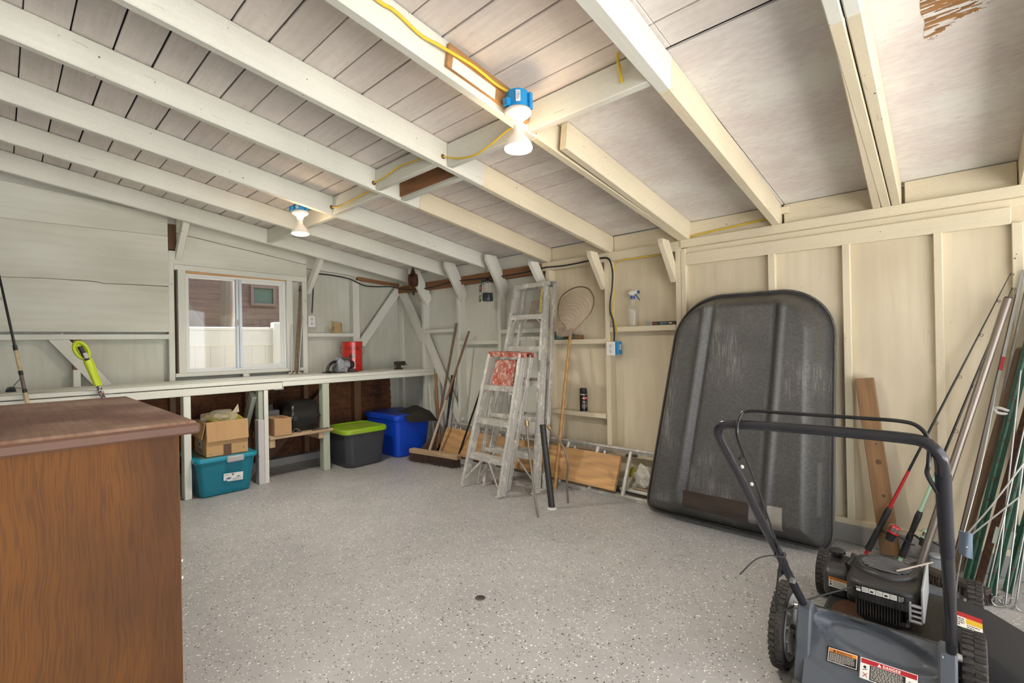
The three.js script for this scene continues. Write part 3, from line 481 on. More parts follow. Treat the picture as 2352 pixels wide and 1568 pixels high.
{ // lime string trimmer: only its handle end shows above the dresser
  const o = thing('string_trimmer', 'lime green cordless trimmer handle leaning on the bench edge', 'trimmer');
  const lime = std({ color: lin(0.5, 0.62, 0.015), roughness: 0.4 }), a = V(0.8, 0.0, 2.98), d = V(0.70, 1.292, 3.155).sub(V(0.74, 0.9, 3.045)).normalize(), at = (t) => V(0.74, 0.9, 3.045).addScaledVector(d, t);
  const side = V(0, 0, 1), nrm = V(1, 0, 0.3).normalize();
  const sec = (t, w, h, off = 0) => { const c = at(t).addScaledVector(side, off), r = []; for (let i = 0; i < 14; i++) { const q = i / 14 * 6.2832; r.push(c.clone().addScaledVector(side, Math.cos(q) * w).addScaledVector(nrm, Math.sin(q) * h)); } return r; };
  part(o, 'body', loft([sec(0.075, 0.022, 0.022), sec(0.09, 0.026, 0.026), sec(0.16, 0.026, 0.028), sec(0.24, 0.03, 0.03), sec(0.28, 0.028, 0.028), sec(0.295, 0.02, 0.02)].map((r) => r), true, true, true), lime);
  // trigger loop
  const lp = []; for (let i = 0; i < 20; i++) { const q = i / 20 * 6.2832; lp.push(at(0.345 + 0.062 * Math.sin(q)).addScaledVector(side, 0.012 + 0.036 * Math.cos(q)).addScaledVector(nrm, 0.006)); }
  part(o, 'loop_handle', tube(lp, 0.012, 60, 8, true), lime);
  part(o, 'web', loft([sec(0.285, 0.024, 0.008, 0.006), sec(0.32, 0.03, 0.008, 0.01), sec(0.37, 0.034, 0.008, 0.012), sec(0.4, 0.02, 0.006, 0.012)], true, true, true), lime);
  part(o, 'grip', rod(at(0.27).addScaledVector(nrm, 0.018), at(0.375).addScaledVector(nrm, 0.02).addScaledVector(side, 0.01), 0.0155, 0.0145, 14), M.black);
  part(o, 'clip', rod(at(0.285).addScaledVector(nrm, 0.019), at(0.325).addScaledVector(nrm, 0.0205), 0.0162, 0.0162, 14), std({ color: lin(0.5, 0.47, 0.42), roughness: 0.5 }));
  const sticker = canvas(128, 256, (g) => { g.fillStyle = '#20222c'; g.fillRect(0, 0, 128, 256); const r = rng(6); for (let i = 0; i < 260; i++) { g.fillStyle = ['#f4f2ea', '#d8a23c', '#4a64b0', '#9a4636', '#e8e4d8'][r() * 5 | 0]; g.fillRect(r() * 128, r() * 256, 4 + r() * 12, 4 + r() * 8); } });
  part(o, 'shaft', rod(a, at(-0.06), 0.012, 0.012, 14), M.steel);
  part(o, 'sticker_sleeve', rod(at(-0.06), at(0.078), 0.0145, 0.0145, 16), printed(sticker, 0.4), 'shaft sleeve with a colourful sticker');
  part(o, 'guard_foot', cbox(0.12, 0.03, 0.1, 0.01).translate(0.79, 0.016, 2.985), M.black);
}
{ // small black clamp at the left end of the bench
  const o = thing('spring_clamp', 'small black clamp lying on the bench at the far left', 'clamp');
  part(o, 'base', cbox(0.05, 0.014, 0.055, 0.004).translate(0.28, 0.947, 3.5), M.black);
  part(o, 'jaw', extrude([[-0.026, 0.02], [-0.02, 0.036], [-0.004, 0.044], [0.016, 0.042], [0.024, 0.03], [0.024, 0.022], [0.012, 0.02], [0.008, 0.028], [-0.006, 0.028], [-0.01, 0.02]], 0.036, 0.002).rotateY(Math.PI / 2).translate(0.262, 0.934, 3.5), M.blackGloss);
  part(o, 'post', span(0.272, 0.29, 0.95, 0.965, 3.492, 3.51, 0.002), M.black);
}
{ // folded camera tripod leaning in the corner beside the window
  const o = thing('folded_tripod', 'folded wooden and metal tripod leaning beside the window frame', 'tripod');
  const t = V(0.118, 1.86, 1.333), wood = std({ map: texGrain, color: lin(0.24, 0.15, 0.1), roughness: 0.6 });
  part(o, 'leg', rod(V(0.165, 0.95, 1.415), t, 0.019, 0.011, 10), wood, 'brown wooden leg');
  part(o, 'leg', rod(V(0.14, 0.952, 1.45), V(0.13, 1.46, 1.43), 0.008, 0.007, 10), M.chrome, 'thin bright metal leg');
  part(o, 'leg', rod(V(0.18, 0.952, 1.39), V(0.13, 1.55, 1.32), 0.009, 0.008, 10), M.chrome, 'thin bright metal leg');
  part(o, 'crown', rod(V(0.12, 1.82, 1.34), V(0.118, 1.885, 1.331), 0.015, 0.006, 12), M.darkMetal);
  part(o, 'collar', rod(V(0.14, 1.3, 1.375), V(0.139, 1.32, 1.373), 0.02, 0.02, 12), M.chrome);
  for (const [x, z] of [[0.165, 1.425], [0.135, 1.462], [0.19, 1.385]]) part(o, 'foot', new THREE.SphereGeometry(0.019, 10, 8).scale(1, 0.6, 1.1).translate(x, 0.952, z), std({ color: lin(0.55, 0.47, 0.33), roughness: 0.7 }), 'cream rubber foot');
}
{ // red charcoal bucket
  const o = thing('charcoal_bucket', 'red metal charcoal bucket with black stencilled lettering', 'bucket');
  const cx = 0.245, cz = 0.812, y0 = 0.94, H = 0.332;
  const print = canvas(1024, 512, (g, w, h) => { g.fillStyle = '#c01c12'; g.fillRect(0, 0, w, h);
    const f = (w * 0.5); g.fillStyle = '#1c0d0a'; g.font = 'bold 78px serif'; g.textAlign = 'center';
    const put = (s, y, offs) => s.split('').forEach((c, i) => g.fillText(c, f + (i - (s.length - 1) / 2) * 62, y + offs[i]));
    put('CHAR', 138, [10, 0, 2, 10]); put('COAL', 440, [-8, 0, 0, -10]);
    g.beginPath(); g.ellipse(f, 240, 52, 40, 0, 0, 7); g.fill(); g.strokeStyle = '#b02418'; g.lineWidth = 4; g.beginPath(); g.moveTo(f - 54, 236); g.lineTo(f + 54, 236); g.stroke(); g.fillStyle = '#8a2018'; g.beginPath(); g.ellipse(f, 226, 26, 10, 0, 0, 7); g.fill();
    g.strokeStyle = '#1c0d0a'; g.lineWidth = 9; for (const [a, b] of [[-32, -58], [32, 58], [-10, -14]]) { g.beginPath(); g.moveTo(f + a, 272); g.lineTo(f + b, 338); g.stroke(); } g.beginPath(); g.fillStyle = '#1c0d0a'; g.ellipse(f + 58, 340, 11, 11, 0, 0, 7); g.fill(); });
  const side = new THREE.CylinderGeometry(0.112, 0.108, H, 48, 1, true).rotateY(4.216).translate(cx, y0 + H / 2, cz);
  part(o, 'wall', side, phys({ map: print, roughness: 0.28, clearcoat: 0.5, side: THREE.DoubleSide }));
  part(o, 'bottom', new THREE.CylinderGeometry(0.108, 0.108, 0.004, 32).translate(cx, y0 + 0.002, cz), std({ color: lin(0.25, 0.02, 0.015), roughness: 0.5 }));
  part(o, 'rim', new THREE.TorusGeometry(0.1125, 0.003, 8, 40).rotateX(Math.PI / 2).translate(cx, y0 + H, cz), std({ color: lin(0.3, 0.025, 0.02), roughness: 0.35 }));
  part(o, 'lid', new THREE.CylinderGeometry(0.108, 0.108, 0.004, 32).translate(cx, y0 + H - 0.012, cz), std({ color: lin(0.45, 0.03, 0.02), roughness: 0.4 }));
  const e = V(-0.66, 0, 0.75), L = (s) => V(cx, 0, cz).addScaledVector(e, s);
  for (const s of [-1, 1]) part(o, 'handle_ear', tube([L(s * 0.113).setY(1.2), L(s * 0.127).setY(1.22), L(s * 0.13).setY(1.17), L(s * 0.122).setY(1.14), L(s * 0.113).setY(1.13)], 0.0028, 20, 6), M.darkMetal);
}
{ // circular saw
  const o = thing('circular_saw', 'grey and black circular saw in front of the red bucket', 'circular saw');
  const gr = std({ color: lin(0.34, 0.36, 0.4), roughness: 0.4, metalness: 0.4 }), y = 0.94;
  part(o, 'shoe', cbox(0.13, 0.006, 0.24, 0.002).translate(0.43, y + 0.004, 1.0), M.steel);
  part(o, 'shoe_block', cbox(0.1, 0.03, 0.075, 0.004).translate(0.42, y + 0.022, 0.93), M.darkMetal);
  part(o, 'motor', merge([rod(V(0.43, y + 0.085, 1.06), V(0.43, y + 0.085, 0.965), 0.048, 0.048, 20), rod(V(0.43, y + 0.085, 0.965), V(0.43, y + 0.085, 0.925), 0.042, 0.034, 20)]), gr);
  part(o, 'motor_cap', rod(V(0.43, y + 0.085, 0.96), V(0.43, y + 0.085, 0.905), 0.044, 0.036, 20), M.black);
  part(o, 'gear_housing', extrude([[-0.03, 0], [0.035, 0], [0.045, 0.06], [0.03, 0.125], [-0.01, 0.145], [-0.035, 0.1]], 0.1, 0.006).rotateY(Math.PI / 2).translate(0.38, y + 0.012, 1.07), gr);
  part(o, 'front_grip', rod(V(0.43, y + 0.15, 1.05), V(0.43, y + 0.147, 0.935), 0.016, 0.013, 14), std({ color: lin(0.06, 0.07, 0.065), roughness: 0.6 }));
  part(o, 'grip_cap', merge([rod(V(0.43, y + 0.152, 1.085), V(0.43, y + 0.15, 1.05), 0.017, 0.018, 14), rod(V(0.43, y + 0.152, 1.105), V(0.43, y + 0.152, 1.09), 0.015, 0.017, 14)]), gr);
  part(o, 'rear_handle', tube([V(0.43, y + 0.115, 1.09), V(0.43, y + 0.118, 1.13), V(0.43, y + 0.08, 1.18), V(0.43, y + 0.025, 1.2), V(0.43, y + 0.014, 1.17)], 0.0145, 30, 10), M.blackGloss);
  part(o, 'trigger_guard', tube([V(0.43, y + 0.1, 1.1), V(0.43, y + 0.06, 1.125), V(0.43, y + 0.02, 1.13)], 0.013, 16, 10), M.blackGloss);
  part(o, 'blade_guard', extrude([...Array(13)].map((_, i) => [0.075 * Math.cos(Math.PI * i / 12), 0.075 * Math.sin(Math.PI * i / 12)]), 0.018, 0.002).rotateY(Math.PI / 2).translate(0.36, y + 0.03, 1.0), M.darkMetal);
  part(o, 'depth_lever', rod(V(0.49, y + 0.03, 1.1), V(0.49, y + 0.055, 1.02), 0.005, 0.005, 8), M.chrome);
  part(o, 'base_plate', cbox(0.07, 0.01, 0.3, 0.003).translate(0.4, y + 0.012, 1.08), M.black);
  part(o, 'bevel_post', cbox(0.02, 0.055, 0.03, 0.004).translate(0.492, y + 0.035, 1.02), gr);
}
{ // bench vise
  const o = thing('bench_vise', 'small dark rusty bench vise at the corner end of the bench', 'vise');
  const y = 0.94, rust = std({ color: lin(0.07, 0.045, 0.035), roughness: 0.8, metalness: 0.3 });
  part(o, 'base', lathe([[0, 0], [0.052, 0], [0.05, 0.012], [0.03, 0.02], [0.028, 0.04], [0.034, 0.05], [0, 0.05]], 20).translate(0.42, y, 0.32), rust);
  part(o, 'body', cbox(0.05, 0.045, 0.085, 0.006).translate(0.42, y + 0.07, 0.325), rust);
  part(o, 'front_jaw', cbox(0.055, 0.05, 0.035, 0.005).translate(0.42, y + 0.068, 0.255), M.black);
  part(o, 'slide', rod(V(0.42, y + 0.06, 0.3), V(0.42, y + 0.06, 0.24), 0.012, 0.012, 10), M.darkMetal);
  part(o, 'handle', rod(V(0.44, y + 0.09, 0.25), V(0.43, y + 0.045, 0.205), 0.004, 0.004, 8), M.darkMetal);
  part(o, 'lock_handle', rod(V(0.45, y + 0.012, 0.345), V(0.44, y + 0.045, 0.4), 0.004, 0.004, 8), M.darkMetal);
}
{ // ball of twine on the little shelf
  const o = thing('twine_ball', 'roll of tan sisal twine on the small shelf right of the window', 'twine');
  const tw = std({ color: lin(0.52, 0.37, 0.19), roughness: 0.95 }), rings = [];
  for (let i = 0; i < 16; i++) { const y = 1.38 + i * 0.0072; rings.push(new THREE.TorusGeometry(0.046 + 0.003 * Math.sin(i * 1.1), 0.0046, 6, 26).rotateX(Math.PI / 2 + 0.05 * Math.sin(i * 2.2)).translate(0.055, y, 0.89)); }
  part(o, 'roll', [rod(V(0.055, 1.377, 0.89), V(0.055, 1.495, 0.89), 0.045, 0.045, 24), ...rings], tw);
  part(o, 'loose_loop', tube([[0.07, 1.385, 0.94], [0.06, 1.43, 0.99], [0.05, 1.5, 0.985], [0.055, 1.51, 0.94], [0.05, 1.44, 0.955], [0.06, 1.39, 1.0], [0.07, 1.385, 1.035], [0.06, 1.44, 1.03], [0.055, 1.4, 0.97], [0.06, 1.382, 0.945]], 0.0028, 70, 6), tw);
}
function outlet(name, label, c, nrm, w, h, group) {
  const o = thing(name, label, 'outlet', group); return o;
}
{ const o = thing('wall_outlet', 'white outlet plate on the stud right of the window', 'outlet');
  part(o, 'plate', span(0.09, 0.097, 1.441, 1.565, 1.166, 1.243, 0.003), M.whitePlastic);
  for (const y of [1.478, 1.528]) { const s = part(o, 'socket', cbox(0.004, 0.034, 0.034, 0.0015).translate(0.098, y, 1.2045), std({ color: lin(0.66, 0.66, 0.63), roughness: 0.4 })); part(s, 'slot', merge([cbox(0.002, 0.01, 0.003, 0.0005).translate(0.1002, y + 0.004, 1.198), cbox(0.002, 0.01, 0.003, 0.0005).translate(0.1002, y + 0.004, 1.211), cbox(0.002, 0.006, 0.005, 0.0005).translate(0.1002, y - 0.009, 1.2045)]), M.black); } }

// ---------------------------------------------------------------- stored under the bench
// tapered tub with rounded corners and a rolled rim; x0..x1, z0..z1 at the rim
function tub(parent, mat, x0, x1, z0, z1, y0, y1, taper, r, ribs) {
  const cx = (x0 + x1) / 2, cz = (z0 + z1) / 2, W = x1 - x0, D = z1 - z0, ringAt = (y, k, inset = 0) => roundRect(W - 2 * k - 2 * inset, D - 2 * k - 2 * inset, r, 5).map(([a, b], i) => { let s = 1; if (ribs) s = ribs(a, b, y); return V(cx + a * s, y, cz - b * s); });
  const H = y1 - y0, rings = []; const n = 8;
  rings.push(ringAt(y0, taper + 0.012)); for (let i = 0; i <= n; i++) rings.push(ringAt(y0 + 0.012 + (H - 0.03) * i / n, taper * (1 - i / n)));
  rings.push(ringAt(y1 - 0.016, -0.008)); rings.push(ringAt(y1, -0.01)); rings.push(ringAt(y1, 0.006));
  for (let i = n; i >= 0; i--) rings.push(ringAt(y0 + 0.016 + (H - 0.03) * i / n, taper * (1 - i / n) + 0.005)); 
  return part(parent, 'tub', loft(rings, true, true, true), mat);
}
{ const o = thing('teal_tote', 'translucent teal plastic tote with grey handle under the bench', 'tote');
  const teal = phys({ color: lin(0.004, 0.22, 0.32), roughness: 0.3, transmission: 0.25, thickness: 0 });
  tub(o, teal, 0.3, 0.795, 2.035, 2.475, 0.002, 0.3, 0.03, 0.045);
  part(o, 'lid', uvMetres(extrude(roundRect(0.53, 0.475, 0.05), 0.022, 0.005).rotateX(-Math.PI / 2).translate(0.548, 0.298, 2.255), 0), std({ color: lin(0.005, 0.27, 0.38), roughness: 0.35 }));
  part(o, 'lid_panel', uvMetres(extrude(roundRect(0.44, 0.38, 0.03), 0.006, 0.002).rotateX(-Math.PI / 2).translate(0.548, 0.318, 2.255), 0), std({ color: lin(0.16, 0.24, 0.17), roughness: 0.45 }), 'greenish dusty lid centre');
  part(o, 'handle', cbox(0.03, 0.05, 0.13, 0.008).translate(0.815, 0.297, 2.2), std({ color: lin(0.4, 0.38, 0.39), roughness: 0.5 }), 'grey locking handle');
  const lab = canvas(256, 128, (g) => { g.fillStyle = '#e6e6e4'; g.fillRect(0, 0, 256, 128); g.fillStyle = '#2c2c34'; g.beginPath(); g.arc(120, 24, 16, 0, 7); g.fill(); g.fillStyle = '#e6e6e4'; g.font = 'bold 18px sans-serif'; g.fillText('18', 110, 31); const r = rng(2); textBlock(g, 14, 20, 60, 2, 9, '#777', r); g.fillStyle = '#5f7890'; g.beginPath(); g.moveTo(20, 90); g.lineTo(60, 62); g.lineTo(110, 74); g.lineTo(80, 100); g.fill(); g.fillStyle = '#8a98a6'; g.beginPath(); g.moveTo(160, 70); g.lineTo(200, 48); g.lineTo(226, 66); g.lineTo(190, 84); g.fill(); textBlock(g, 120, 92, 120, 3, 9, '#555', r); g.fillStyle = '#0f7f97'; g.fillRect(0, 108, 50, 20); });
  part(o, 'label', labelQuad(V(0.7955, 0.143, 2.213), V(0, -0.004, -0.074), V(0.006, 0.035, 0), 0.002), printed(lab, 0.5), 'white paper label with small print'); }
{ const o = thing('cardboard_box', 'open brown cardboard box standing on the teal tote', 'box');
  const card = std({ map: texPanel, color: lin(0.56, 0.35, 0.17), roughness: 0.85 }), cardIn = std({ color: lin(0.4, 0.24, 0.12), roughness: 0.9 });
  const x0 = 0.42, x1 = 0.765, z0 = 2.085, z1 = 2.4, y0 = 0.332, y1 = 0.614, t = 0.005;
  part(o, 'base', span(x0, x1, y0, y0 + t, z0, z1, 0.001), card);
  part(o, 'side', span(x1 - t, x1, y0 + t, y1, z0, z1, 0.001, 2), card); part(o, 'side', span(x0, x0 + t, y0 + t, y1, z0, z1, 0.001, 2), card);
  part(o, 'side', span(x0 + t, x1 - t, y0 + t, y1, z0, z0 + t, 0.001, 0), card); part(o, 'side', span(x0 + t, x1 - t, y0 + t, y1, z1 - t, z1, 0.001, 0), card);
  part(o, 'flap', beam(V(x1 + 0.004, y1 + 0.004, (z0 + z1) / 2), V(x1 + 0.022, 0.455, (z0 + z1) / 2), z1 - z0, 0.004, V(1, 0.1, 0), 0.001), card, 'flap folded down over the front');
  part(o, 'flap', beam(V((x0 + x1) / 2, y1, z1 + 0.002), V((x0 + x1) / 2, 0.48, z1 + 0.028), x1 - x0 - 0.02, 0.004, V(0, 0.1, 1), 0.001), card);
  const tape = canvas(64, 96, (g) => { g.fillStyle = '#6b4a2c'; g.fillRect(0, 0, 64, 96); g.strokeStyle = '#3d2614'; g.lineWidth = 3; for (let i = -8; i < 16; i++) { g.beginPath(); g.moveTo(i * 9, 96); g.lineTo(i * 9 + 50, 0); g.stroke(); } });
  part(o, 'tape', labelQuad(V(x1 + 0.001, 0.372, 2.245), V(0, 0, -0.03), V(0, 0.048, 0), 0.001), printed(tape, 0.4), 'patch of dark hatched tape');
  const ship = canvas(96, 192, (g) => { g.fillStyle = '#cfc7be'; g.fillRect(0, 0, 96, 192); const r = rng(12); textBlock(g, 8, 12, 80, 6, 9, '#555', r); g.fillStyle = '#333'; g.fillRect(10, 80, 36, 36); for (let i = 0; i < 20; i++) g.fillRect(8 + i * 4, 132, 1 + r() * 2.4, 44); });
  part(o, 'shipping_label', labelQuad(V(0.6, 0.42, z1 + 0.001), V(0.05, 0, 0), V(0, 0.085, 0), 0.001), printed(ship, 0.5), 'white shipping label');
  for (const [y, z] of [[0.352, 2.37], [0.37, 2.12]]) part(o, 'staple_mark', span(x1, x1 + 0.001, y, y + 0.004, z - 0.008, z + 0.008, 0.0004), M.black);
}
{ // clear bag of yellow line spools in the box
  const o = thing('spool_bag', 'crumpled clear bag of yellow-green line spools inside the open box', 'bag');
  const film = phys({ color: lin(0.95, 0.9, 0.75), roughness: 0.25, transmission: 0.75, thickness: 0 }), spool = std({ color: lin(0.3, 0.26, 0.03), roughness: 0.5 });
  part(o, 'spool', merge([new THREE.CylinderGeometry(0.105, 0.11, 0.05, 28), new THREE.TorusGeometry(0.1, 0.016, 8, 28).rotateX(Math.PI / 2).translate(0, 0.03, 0)]).rotateZ(-0.3).translate(0.6, 0.605, 2.25), spool, 'yellow-green spool');
  part(o, 'spool', merge([new THREE.CylinderGeometry(0.075, 0.078, 0.04, 24), new THREE.TorusGeometry(0.07, 0.014, 8, 24).rotateX(Math.PI / 2).translate(0, 0.02, 0)]).rotateZ(-0.5).rotateY(0.4).translate(0.66, 0.6, 2.175), spool);
  const r = rng(21), g = new THREE.IcosahedronGeometry(0.14, 3), p = g.attributes.position; const disp = (x, y, z) => 1 + 0.16 * Math.sin(x * 31 + z * 17) * Math.cos(y * 23 + x * 9) + 0.09 * Math.sin(z * 61 + y * 43); for (let i = 0; i < p.count; i++) { const x = p.getX(i), y = p.getY(i), z = p.getZ(i), d = disp(x, y, z); p.setXYZ(i, x * d, Math.max(-0.05, y * d * 0.5), z * d * 1.0); } g.computeVertexNormals();
  part(o, 'film', g.scale(0.92, 1, 0.9).translate(0.6, 0.62, 2.245), film, 'crumpled clear plastic film');
  part(o, 'corner', extrude([[0, 0], [0.07, 0.0], [0.06, 0.075]], 0.002, 0).rotateY(Math.PI / 2 + 0.3).translate(0.63, 0.66, 2.17), phys({ color: lin(0.75, 0.66, 0.5), roughness: 0.4, transmission: 0.35, thickness: 0 }), 'pointed film corner');
  part(o, 'wrapper', extrude([[0, 0], [0.1, 0.02], [0.085, 0.07], [0.01, 0.06]], 0.002, 0).rotateY(Math.PI / 2 - 0.2).translate(0.56, 0.61, 2.395), std({ color: lin(0.12, 0.085, 0.06), roughness: 0.5 }), 'brown wrapper'); }
{ const o = thing('small_cardboard_box', 'small closed cardboard box on the low shelf beside the black case', 'box');
  const card = std({ map: texPanel, color: lin(0.5, 0.3, 0.15), roughness: 0.85 });
  part(o, 'carton', span(0.5, 0.735, 0.4145, 0.574, 1.697, 1.852, 0.004, 2), card);
  part(o, 'tape', span(0.5, 0.7365, 0.5737, 0.5747, 1.74, 1.79, 0.0004), std({ color: lin(0.3, 0.16, 0.09), roughness: 0.35 })); }
{ const o = thing('black_case', 'black moulded plastic grill case on the low shelf under the bench', 'case');
  const bm = std({ map: texSled, color: lin(0.16, 0.15, 0.145), roughness: 0.3 });
  const sect = (y, kx, kz) => roundRect(0.34 * kx, 0.3 * kz, 0.035, 4).map(([a, b]) => V(0.5 + a, y, 1.536 - b));
  part(o, 'lower_shell', loft([sect(0.416, 0.8, 0.78), sect(0.43, 0.86, 0.85), sect(0.5, 0.95, 0.93), sect(0.545, 1, 1)], true, true, true), bm);
  part(o, 'lid', loft([sect(0.552, 1, 1), sect(0.6, 0.97, 0.97), sect(0.65, 0.92, 0.94), sect(0.69, 0.74, 0.8), sect(0.705, 0.5, 0.56)], true, true, true), bm);
  part(o, 'seam_lip', loft([sect(0.54, 1.03, 1.03), sect(0.556, 1.03, 1.03)], true, true, true), bm);
  part(o, 'facet', loft([sect(0.66, 0.3, 0.2), sect(0.704, 0.2, 0.12)].map((r) => r.map((v) => v.add(V(0.05, 0.004, -0.08)))), true, true, true), bm);
  part(o, 'latch', cbox(0.012, 0.05, 0.04, 0.003).translate(0.676, 0.55, 1.64), M.black); }
{ const o = thing('handle_tool', 'small metal bracket tool lying beside the black case on the low shelf', 'tool');
  part(o, 'bar', beam(V(0.715, 0.422, 1.5), V(0.7, 0.422, 1.33), 0.03, 0.008), M.steel); part(o, 'hook', tube([[0.66, 0.42, 1.66], [0.67, 0.45, 1.64], [0.69, 0.44, 1.62], [0.7, 0.42, 1.6]], 0.009, 20, 8), M.darkMetal); }
{ const o = thing('dark_carton', 'dark carton with a pale torn edge behind the small cardboard box', 'box');
  part(o, 'carton', span(0.3, 0.46, 0.415, 0.62, 1.7, 1.875, 0.003), std({ color: lin(0.2, 0.2, 0.21), roughness: 0.7 }));
  part(o, 'flap', extrude([[0, 0], [0.11, 0], [0.105, 0.07], [0.08, 0.055], [0.05, 0.062], [0.02, 0.045], [0.002, 0.06]], 0.004, 0.0005).rotateY(Math.PI / 2).translate(0.455, 0.622, 1.87), M.black); }
{ const o = thing('grey_tote', 'dark grey tote with a dusty lime green lid under the bench', 'tote');
  const m = std({ color: lin(0.045, 0.047, 0.056), roughness: 0.42 });
  const wave = (a, b) => { const t = Math.atan2(b, a); return 1 + 0.022 * Math.max(-1, Math.min(1, 3 * Math.sin(t * 9))); };
  tub(o, m, 0.4, 0.862, 0.77, 1.222, 0.002, 0.345, 0.028, 0.07, wave);
  const limeTex = texture(256, 0.6, (u, v) => { const b = fbm(u, v, 4, 4, 4, 1), c = fbm(u, v, 30, 30, 2, 3); return mix3([132, 176, 20], [168, 160, 110], Math.max(0, Math.min(0.75, (b + 0.3 * (c - 0.5) - 0.42) * 3))); });
  const lm = std({ map: limeTex, roughness: 0.4 });
  part(o, 'lid', uvMetres(extrude(roundRect(0.51, 0.5, 0.08), 0.03, 0.008).rotateX(-Math.PI / 2).translate(0.626, 0.348, 0.996), 0), lm, 'lime green lid smeared with dust');
  part(o, 'lid_ridge', merge([uvMetres(extrude(roundRect(0.49, 0.48, 0.075), 0.012, 0.004, [roundRect(0.43, 0.42, 0.06).reverse()]).rotateX(-Math.PI / 2).translate(0.626, 0.376, 0.996), 0)]), lm); }
{ const o = thing('blue_tote', 'bright blue plastic tote in the corner under the bench', 'tote');
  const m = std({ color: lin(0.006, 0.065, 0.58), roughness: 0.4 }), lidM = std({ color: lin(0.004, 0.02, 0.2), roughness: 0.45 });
  tub(o, m, 0.22, 0.865, 0.19, 0.655, 0.002, 0.425, 0.04, 0.05);
  for (const [z0, z1, y0, y1] of [[0.26, 0.42, 0.07, 0.36], [0.46, 0.6, 0.07, 0.36]]) part(o, 'side_panel', beam(V(0.825, y0, (z0 + z1) / 2), V(0.855, y1, (z0 + z1) / 2), z1 - z0, 0.012, V(1, 0, 0), 0.005), m);
  for (const [x0, x1] of [[0.3, 0.5], [0.56, 0.78]]) part(o, 'side_panel', beam(V((x0 + x1) / 2, 0.07, 0.615), V((x0 + x1) / 2, 0.36, 0.645), x1 - x0, 0.012, V(0, 0, 1), 0.005), m);
  part(o, 'lid', uvMetres(extrude(roundRect(0.67, 0.49, 0.055), 0.028, 0.007).rotateX(-Math.PI / 2).translate(0.543, 0.428, 0.422), 0), m);
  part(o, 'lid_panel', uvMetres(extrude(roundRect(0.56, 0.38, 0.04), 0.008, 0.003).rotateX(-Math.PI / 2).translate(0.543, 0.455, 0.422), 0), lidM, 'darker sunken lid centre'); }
{ const o = thing('rubber_mat', 'black rubber mat draped over the blue tote lid', 'mat');
  const n = 22, m = 16, P = (i, j, d) => { const u = i / n, v = j / m; const x = 0.42 + 0.54 * u + 0.04 * v, z = 0.55 - 0.36 * v + 0.03 * Math.sin(u * 3); let y = 0.462 + 0.075 * Math.exp(-Math.pow((v - 0.72) / 0.25, 2)) * Math.exp(-Math.pow((u - 0.55) / 0.3, 2)); if (x > 0.875) y -= (x - 0.875) * 0.75; return V(x, y - d, z); };
  const sheet = (d) => { const g = new THREE.PlaneGeometry(1, 1, n, m), p = g.attributes.position; for (let j = 0; j <= m; j++) for (let i = 0; i <= n; i++) { const q = P(i, j, d); p.setXYZ(j * (n + 1) + i, q.x, q.y, q.z); } g.computeVertexNormals(); return g; };
  const rim = []; for (let i = 0; i <= n; i++) rim.push([i, 0]); for (let j = 1; j <= m; j++) rim.push([n, j]); for (let i = n - 1; i >= 0; i--) rim.push([i, m]); for (let j = m - 1; j > 0; j--) rim.push([0, j]);
  part(o, 'sheet', [sheet(0), sheet(0.006), loft([rim.map(([i, j]) => P(i, j, 0)), rim.map(([i, j]) => P(i, j, 0.006))])], std({ map: texSled, color: lin(0.3, 0.27, 0.22), roughness: 0.8 })); }
